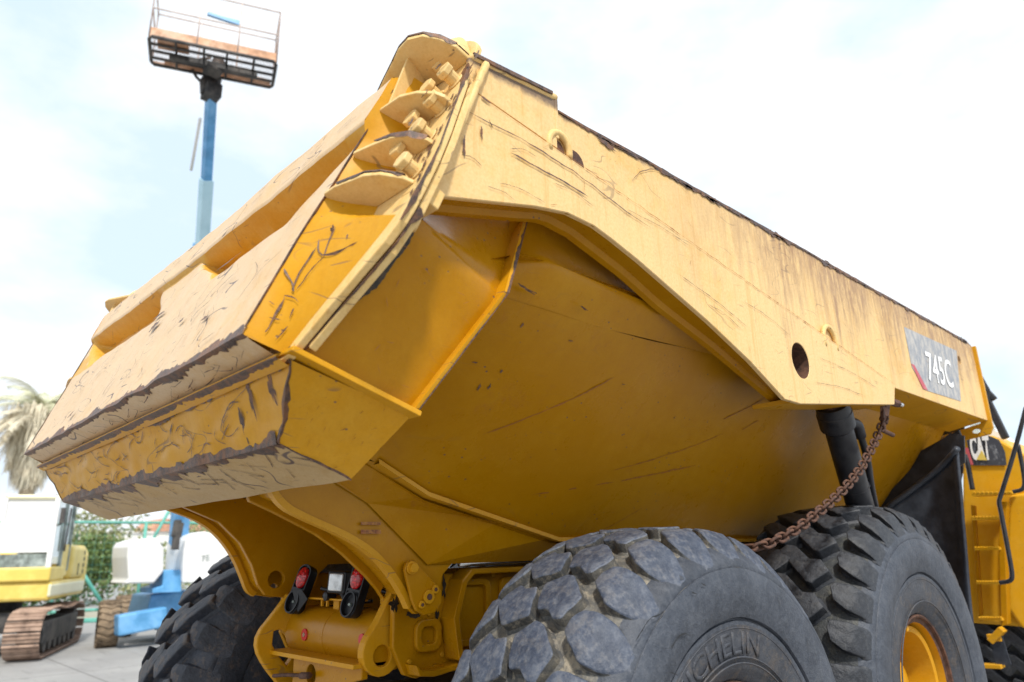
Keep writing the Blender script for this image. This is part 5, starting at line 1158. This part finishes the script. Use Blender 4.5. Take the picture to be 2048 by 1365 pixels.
m_ = MB(); m_.slab([pl_(.42, .0, .74), pl_(.68, .0, .66), pl_(.68, .0, .76), pl_(.52, 0, .77), pl_(.42, .0, .80)], (1, 0, 0), .06); m_.build('control_box', M['blue'], plat)
# chassis, turret and white covers
def at(px): return Vector(px)
m_ = MB(); m_.slab([Vector((-14.8, 4.318, 1.032)), Vector((-14.8, 5.324, 1.089)), Vector((-14.8, 5.414, 0.186)), Vector((-14.8, 4.585, 0.256)), Vector((-14.8, 4.242, 0.512))], XV, 1.4); m_.build('chassis', M['blue'], lift, bevel=.05)
m_ = MB(); m_.bar((-14.4, 3.555, 0.464), (-14.4, 4.526, 0.582), .35, .42); m_.build('axle_beam', M['blue'], lift, bevel=.04)
m_ = MB(); m_.slab([Vector((-14.3, 4.344, 1.567)), Vector((-14.3, 4.731, 1.555)), Vector((-14.3, 4.803, 1.071)), Vector((-14.3, 4.179, 1.082)), Vector((-14.3, 4.168, 1.186)), Vector((-14.3, 4.381, 1.229))], XV, .9); m_.build('turret', M['blue'], lift, bevel=.03)
cov = [(-14.27, 3.6, 2.234)]
m_ = MB(); m_.slab(smoothpath([Vector((-14.2, 3.632, 1.386)), Vector((-14.2, 3.528, 2.004)), Vector((-14.2, 3.603, 2.211)), Vector((-14.2, 4.277, 2.272)), Vector((-14.2, 4.354, 1.284)), Vector((-14.2, 3.572, 1.308))], 1), XV, 1.2); m_.build('engine_cover', M['white'], lift, bevel=.08, seg=4)
m_ = MB(); m_.slab(smoothpath([Vector((-14.2, 4.757, 1.287)), Vector((-14.2, 4.7, 2.15)), Vector((-14.2, 4.813, 2.336)), Vector((-14.2, 5.259, 2.404)), Vector((-14.2, 5.877, 2.083)), Vector((-14.2, 6.072, 1.231))], 1), XV, 1.2); ec = m_.build('engine_cover', M['white'], lift, bevel=.08, seg=4)
text_mesh('7E', 'cover_lettering', M['cabinside'], lift, (-14.18, 5.124, 1.727), (-14.18, 5.303, 1.745), (-14.18, 5.112, 1.848))
m_ = MB(); m_.bar((-14, 4.447, 2.255), (-14, 4.477, 2.579), .14, .2); m_.bar((-14, 4.454, 1.987), (-14, 4.45, 2.634), .2, .12); m_.build('lift_cylinder', M['dark'], lift, bevel=.02)
def lift_wheel(px, r, ww, lab=None):
    c = Vector(px); c.z = r
    m_ = MB(); prf = [(-ww/2, r*.55), (-ww/2, r*.85), (-ww*.42, r*.97), (-ww*.2, r), (ww*.2, r), (ww*.42, r*.97), (ww/2, r*.85), (ww/2, r*.55)]
    ax = Vector((.35, -.94, 0)); ax = Vector((.2, .98, 0)).normalized(); u = ax.cross(Vector((0, 0, 1))).normalized()
    m_.grid([circle(c+ax*x, rr, u, (0, 0, 1), 36) for x, rr in prf], closed_u=True); wo2 = m_.build('wheel', M['mudtyre'], lift, auto=40)
    for k in range(22):
        a = 2*math.pi*k/22
        for s_ in (-1, 1):
            p = lambda x, aa, rr: c+ax*x+(u*math.cos(aa)+Vector((0, 0, 1))*math.sin(aa))*rr
            m_ = MB(); m_.slab([p(0, a-.02*s_, r+.025), p(ww*.25*s_, a+.10, r+.025), p(ww*.5*s_, a+.16, r+.005), p(ww*.5*s_, a+.04, r+.005), p(ww*.2*s_, a-.04, r+.025), p(0, a-.12, r+.025)], u*math.cos(a)+Vector((0, 0, 1))*math.sin(a), .04)
            m_.build('tread_block', M['mudtyre'], wo2)
    m_ = MB(); m_.tube([c-ax*ww*.3, c+ax*ww*.3], r*.5, 20); m_.build('rim', M['dark'], wo2, auto=40)
lift_wheel((-15.032, 3.566, 0.45), .47, .42); lift_wheel((-17.2, 4.468, 0.755), .47, .42); lift_wheel((-14.8, 5.926, 0.276), .47, .42); lift_wheel((-17.0, 6.6, .47), .47, .42)

# ---- excavator
EO = Vector((0, 0, 0)); ang = math.atan2(-.40, .92)
fc = Vector((-13.398, 1.993, 0)); Fv = Vector((.92, -.40, 0)).normalized(); Lv = Vector((.40, .92, 0)).normalized()
org = fc-Fv*1.95-Lv*1.45
exc = thing('excavator', 'pale yellow crawler excavator with glass cab and rusty tracks behind the truck', 'excavator', org)
def E(x, y, z): return org+Fv*x+Lv*y+Vector((0, 0, z))
def ebox(name, x0, x1, y0, y1, z0, z1, mat, parent=exc, bevel=.03):
    m_ = MB(); m_.slab([E(x0, y0, z1), E(x1, y0, z1), E(x1, y1, z1), E(x0, y1, z1)], (0, 0, 1), z1-z0); return m_.build(name, mat, parent, bevel=bevel)
for s_ in (1, -1):
    y0, y1 = (.85, 1.45) if s_ > 0 else (-1.45, -.85)
    tf = ebox('track_frame', -1.5, 1.5, y0+.12, y1-.06, .28, .68, M['dark'])
    # track shoes round the sprocket path
    path = []; rr = .40; zc = .46
    for k in range(15): a = -math.pi/2+math.pi*k/14; path.append((1.55+rr*math.cos(a), zc+rr*math.sin(a)))
    top_ = [(1.2, .885), (.6, .90), (.1, .84), (-.5, .83), (-1.1, .88)]; path += [(x, z) for x, z in top_]
    for k in range(15): a = math.pi/2+math.pi*k/14; path.append((-1.55+rr*math.cos(a), zc+rr*math.sin(a)))
    path += [(-1.0, .06), (0, .06), (1.0, .06)]
    pp = resample([Vector((x, 0, z)) for x, z in path]+[Vector((path[0][0], 0, path[0][1]))], .02); L_ = 0; shoes = []; last = pp[0]
    acc_ = 0
    for a, b_ in zip(pp, pp[1:]):
        acc_ += (b_-a).length
        if acc_ >= .19: shoes.append((b_, (b_-a).normalized())); acc_ = 0
    for p, d in shoes:
        n_ = Vector((d.z, 0, -d.x)); hw = .088
        m_ = MB(); A_ = p-d*hw; B_ = p+d*hw
        pr = [A_, B_, B_+n_*.02, B_-d*.02+n_*.045, B_-d*.035+n_*.022, A_+d*.09+n_*.022, A_+d*.08+n_*.042, A_+d*.065+n_*.022, A_+n_*.02]
        m_.slab([E(q_.x, y1, q_.z) for q_ in pr], Lv, y1-y0); m_.build('track_shoe', M['track'], exc)
    for k in range(7):
        c = E(-1.25+.42*k, y1-.05, .22); m_ = MB(); m_.tube([c, c-Lv*.4], .11, 16); m_.build('track_roller', M['dark'], tf, auto=40)
    for xx in (1.5, -1.5):
        c = E(xx, y1-.12, .46); m_ = MB(); m_.tube([c, c-Lv*.3], .30, 24); m_.build('idler_wheel', M['dark'], tf, auto=40)
ebox('undercarriage', -.9, .9, -.9, .9, .45, .85, M['dark'])
m_ = MB(); m_.tube([E(0, 0, .8), E(0, 0, 1.02)], .6, 32); m_.build('slew_ring', M['dark'], exc, auto=40)
hs = ebox('upper_body', -2.0, 1.15, -1.3, 1.33, 1.05, 1.42, M['exc'], bevel=.06)
ebox('skirt_panel', -2.0, 1.17, 1.28, 1.345, 1.12, 1.36, M['exc_cream'], hs)
ebox('side_cover', -1.95, -.55, .1, 1.32, 1.42, 2.15, M['exc'], bevel=.10)
for k in range(4): ebox('vent', -1.75+.0*k, -1.66, 1.315, 1.33, 1.52+.14*k, 1.61+.14*k, M['dark'], hs, .0)
ebox('vent', -1.2, -1.14, 1.315, 1.33, 1.5, 1.75, M['dark'], hs, 0)
ebox('counterweight', -2.4, -1.95, -1.3, 1.3, 1.10, 2.1, M['exc'], bevel=.15)
# cab: posts, roof, glass
ebox('cab_base', .0, 1.22, .28, 1.30, 1.42, 1.70, M['exc'], bevel=.04)
ebox('cab_roof', -.38, 1.20, .28, 1.28, 3.02, 3.12, M['exc_cream'], bevel=.05)
for (x0, x1, y0, y1) in ((1.12, 1.2, 1.18, 1.28), (1.12, 1.2, .28, .36), (.30, .38, 1.20, 1.28), (-.38, -.28, 1.18, 1.28), (-.38, -.28, .28, .36)): ebox('cab_post', x0, x1, y0, y1, 1.6, 3.05, M['cabinside'] if x0 < 1 else M['white'], bevel=.02)
ebox('rear_cab_panel', -.36, .28, 1.235, 1.26, 1.5, 2.15, M['exc'], bevel=.01)
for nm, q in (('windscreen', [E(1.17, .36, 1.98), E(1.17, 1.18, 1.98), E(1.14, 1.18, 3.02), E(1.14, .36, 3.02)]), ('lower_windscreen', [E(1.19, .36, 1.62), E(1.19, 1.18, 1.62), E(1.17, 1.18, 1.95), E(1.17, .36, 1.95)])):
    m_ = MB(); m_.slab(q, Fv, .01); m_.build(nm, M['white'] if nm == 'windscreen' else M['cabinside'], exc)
m_ = MB(); m_.slab([E(.38, 1.245, 1.75), E(1.12, 1.245, 1.75), E(1.12, 1.245, 3.0), E(.38, 1.245, 3.0)], Lv, .01); m_.build('door_glass', M['glass'], exc)
m_ = MB(); m_.slab([E(-.28, 1.245, 2.15), E(.30, 1.245, 2.15), E(.30, 1.245, 3.0), E(-.28, 1.245, 3.0)], Lv, .01); m_.build('side_glass', M['glass'], exc)
ebox('seat', .0, .5, .5, 1.0, 1.7, 2.4, M['cabinside'])
m_ = MB(); m_.tube([E(1.2, 1.36, 2.55), E(1.2, 1.36, 2.85)], .05, 8); m_.tube([E(1.18, 1.28, 2.5), E(1.2, 1.36, 2.55)], .02, 6); m_.build('mirror', M['dark'], exc)
m_ = MB(); m_.tube([E(.33, 1.30, 2.0), E(.33, 1.32, 2.9)], .02, 6); m_.build('grab_rail', M['dark'], exc)
m_ = MB(); m_.slab([E(-.2, -.25, 1.4), E(.9, -.25, 1.4), E(1.6, -.25, 2.4), E(3.0, -.25, 4.2), E(2.6, -.25, 4.3), E(1.2, -.25, 2.8)], Lv, .5); m_.build('boom', M['exc'], exc, bevel=.04)

# ---- green fence
fen = thing('pipe_fence', 'green painted pipe fence with diagonal braces behind the boom lift', 'fence', (-24, 6, 0))
def post(p, h=3.0, nm='fence_post', r=.055):
    m_ = MB(); m_.tube([p, p+Vector((0, 0, h))], r, 8); m_.build(nm, M['green'], fen, smooth=True)
F0 = Vector((-24.5, -8, 0)); Fd = Vector((0.05, 1, 0)).normalized(); npost = 12
for k in range(npost): post(F0+Fd*k*2.45, 3.05)
for h in (.30, 3.02):
    m_ = MB(); m_.tube([F0+Vector((0, 0, h)), F0+Fd*2.45*(npost-1)+Vector((0, 0, h))], .045, 8); m_.build('fence_rail', M['green'], fen, smooth=True)
m_ = MB(); m_.tube([Vector((-24, 4.515, 2.133)), Vector((-23.4, 5.556, 0.488))], .06, 8); m_.build('diagonal_brace', M['green'], fen, smooth=True)
m_ = MB(); m_.tube([Vector((-24, 7.546, 3.654)), Vector((-23.4, 6.77, 2.282))], .05, 8); m_.build('diagonal_brace', M['green'], fen, smooth=True)
m_ = MB()
for k in range(100): p = F0+Fd*k*.27; m_.tube([p+Vector((0, 0, .3)), p+Vector((0, 0, 3.0))], .003, 4, caps=False)
for k in range(12): m_.tube([F0+Vector((0, 0, .3+.23*k)), F0+Fd*27+Vector((0, 0, .3+.23*k))], .003, 4, caps=False)
o = m_.build('wire_mesh', M['green'], fen); o['kind'] = 'stuff'
m_ = MB(); m_.slab([F0+Vector((.12, 0, .25)), F0+Fd*27+Vector((.12, 0, .25)), F0+Fd*27+Vector((-.12, 0, .25)), F0+Vector((-.12, 0, .25))], (0, 0, 1), .25); m_.build('fence_kerb', M['hillside'], fen)
m_ = MB(); m_.bar((-23, 4.66, 0.055), (-22.6, 5.284, 0.07), .2, .12); m_.build('green_barrier', M['green'], fen, bevel=.02)

# ---- plants
def leafball(m_, c, r, n, size, sq=1.0, mi=0):
    for _ in range(n):
        while True:
            v = Vector((random.uniform(-1, 1), random.uniform(-1, 1), random.uniform(-1, 1)))
            if .25 < v.length < 1: break
        p = Vector(c)+Vector((v.x*r[0], v.y*r[1], v.z*r[2])); a = Vector((random.uniform(-1, 1), random.uniform(-1, 1), random.uniform(-.6, 1))).normalized(); b_ = a.orthogonal().normalized()
        b_ = Matrix.Rotation(random.uniform(0, 6.3), 3, a) @ b_; cc = a.cross(b_); s_ = size*random.uniform(.6, 1.4)
        f = m_.bm.faces.new([m_.bm.verts.new(q) for q in (p-b_*s_, p+cc*s_*.45, p+b_*s_, p-cc*s_*.45)]); f.material_index = mi
def shrub(name, loc, h, w_, mat, label, cat='shrub', group=None, n=2600, leaf=.085, trunk=True):
    t_ = thing(name, label, cat, loc, group=group); loc = Vector(loc); m_ = MB()
    for k in range(9):
        c = loc+Vector((random.uniform(-.5, .5)*w_, random.uniform(-.5, .5)*w_, h*random.uniform(.30, .82))); leafball(m_, c, (w_*.42, w_*.42, h*.26), n//9, leaf)
    m_.build('foliage', mat, t_)
    m_ = MB(); m_.tube([loc, loc+Vector((.05, 0, h*.4)), loc+Vector((.0, .1, h*.7))], [.07, .05, .02], 8); m_.build('trunk', M['bark'], t_, smooth=True)
    return t_
shrub('shrub', (-27, 5.6, 0), 2.7, 2.2, M['leaf'], 'dense dark green bush behind the fence, next to the excavator', group='bushes behind the fence', n=4200)
shrub('shrub', (-27, 8.0, 0), 2.4, 1.9, M['leafpale'], 'pale bush behind the fence, next to the boom lift cover', group='bushes behind the fence', n=3000)
shrub('shrub', (-27, 3.2, 0), 2.0, 2.0, M['leaf'], 'low dark bush half hidden by the excavator track', group='bushes behind the fence', n=3000)
shrub('tree', (-34, 8.2, 0), 4.3, 2.6, M['leafpale'], 'hazy pale tree far behind the fence, left of the truck tailgate', 'tree', group='distant trees', n=2200, leaf=.12)
shrub('tree', (-36, 13.5, 0), 4.4, 3.0, M['leafpale'], 'hazy pale tree far behind the boom lift, partly under the tail lip', 'tree', group='distant trees', n=2200, leaf=.12)
def palm(loc, h, r, label, dead, green):
    t_ = thing('palm_tree', label, 'palm tree', loc, group='palm trees'); loc = Vector(loc)
    m_ = MB(); m_.tube([loc, loc+Vector((.1, 0, h*.5)), loc+Vector((0, .1, h))], [.34, .26, .22], 12); m_.build('trunk', M['bark'], t_, smooth=True)
    def frond(mm_, a, el, L_, droop, wd):
        p = loc+Vector((0, .1, h)); pts = []
        for k in range(9):
            q = k/8; e_ = el-droop*q; pts.append(p.copy()); p = p+Vector((math.cos(a)*math.cos(e_), math.sin(a)*math.cos(e_), math.sin(e_)))*L_/8
        for i in range(1, 9):
            d = (pts[i]-pts[i-1]).normalized(); x = d.cross(Vector((0, 0, 1))); x = x.normalized() if x.length > .01 else Vector((1, 0, 0))
            for s_ in (-1, 1):
                for jj in range(4):
                    b0 = pts[i-1].lerp(pts[i], jj/4); wl_ = wd*(1-.6*i/8)*random.uniform(.7, 1.2); tip = b0+x*s_*wl_+d*wl_*.6-Vector((0, 0, wl_*.5)); n_ = d*.035
                    mm_.face([b0-n_, b0+n_, tip])
    m_ = MB()
    for k in range(dead): frond(m_, random.uniform(0, 6.3), rad(random.uniform(-60, -5)), r*random.uniform(.8, 1.3), rad(random.uniform(20, 60)), .5)
    if dead: 
        for _ in range(5200):
            a = random.uniform(0, 6.3); zz = random.uniform(-2.6, .1); rr = (.25+.95*random.random())*(1+.22*zz); q = loc+Vector((math.cos(a)*rr, math.sin(a)*rr, h+zz)); l_ = random.uniform(.3, .8); tn = Vector((-math.sin(a), math.cos(a), 0))*.03; m_.face([q-tn, q+tn, q+Vector((math.cos(a)*.1, math.sin(a)*.1, -l_))])
        m_.build('dry_fronds', M['deadfrond'], t_)
    m_ = MB()
    for k in range(green): frond(m_, 2*math.pi*k/green+random.uniform(-.2, .2), rad(random.uniform(15, 65)), r*random.uniform(.9, 1.2), rad(random.uniform(60, 100)), .6)
    m_.build('fronds', M['frond'] if not dead else M['leafhaze'], t_)
palm((-29.0, 3.9, 0), 7.5, 2.3, 'palm tree with skirt of dry fronds at the left, behind the excavator', 90, 14)
palm((3.5, 27, 0), 6.3, 2.6, 'green palm tree far right behind the truck cab', 0, 22)

# ---- far hillside with houses
m_ = MB(); rows = []
for j in range(14):
    rr = 70+j*9
    rows.append([Vector((-rr*math.cos(rad(a)), rr*math.sin(rad(a)), -.3+2.6*sst(0, 9, j)*(1+.5*nz3(a*.05, j*.2)))) for a in range(-25, 60, 2)])
m_.grid(rows); hil = m_.build('hills', M['hillside'], smooth=True); hil['kind'] = 'structure'
houses = [(-88, 22, 7, 4.2, 3.0, 'white low house with a flat roof on the far hill, left of the fence brace'), (-92, 31, 9, 4.6, 3.0, 'long white house with a terracotta roof on the far hill, right of the fence brace'), (-84, 38, 6, 4.0, 3.2, 'small white house on the far hill, just under the tail lip'), (-95, 45, 8, 4.4, 3.0, 'white house on the far hill behind the boom lift cover')]
for i, (x, y, w_, h, d_, lab) in enumerate(houses):
    hb_ = thing('house', lab, 'house', (x, y, .5), 0, 'houses on the far hill')
    m_ = MB(); m_.box((x, y, .5+h/2), (6, w_, h)); wa = m_.build('wall', M['bldg'], hb_)
    if i % 2: 
        m_ = MB(); m_.slab([(x+3.3, y-w_/2-.3, .5+h), (x+3.3, y+w_/2+.3, .5+h), (x+3.3, y+w_/2-1, 1.9+h), (x+3.3, y-w_/2+1, 1.9+h)], XV, 6.6); m_.build('roof', M['roofred'], hb_)
    else:
        m_ = MB(); m_.box((x, y, .62+h), (6.3, w_+.3, .2)); m_.build('roof', M['bldg'], hb_)
    for k in range(int(w_/1.8)):
        m_ = MB(); m_.box((x+3.0, y-w_/2+1.2+1.8*k, .5+h*.6), (.06, .9, 1.0)); m_.build('window', M['cabinside'], hb_)
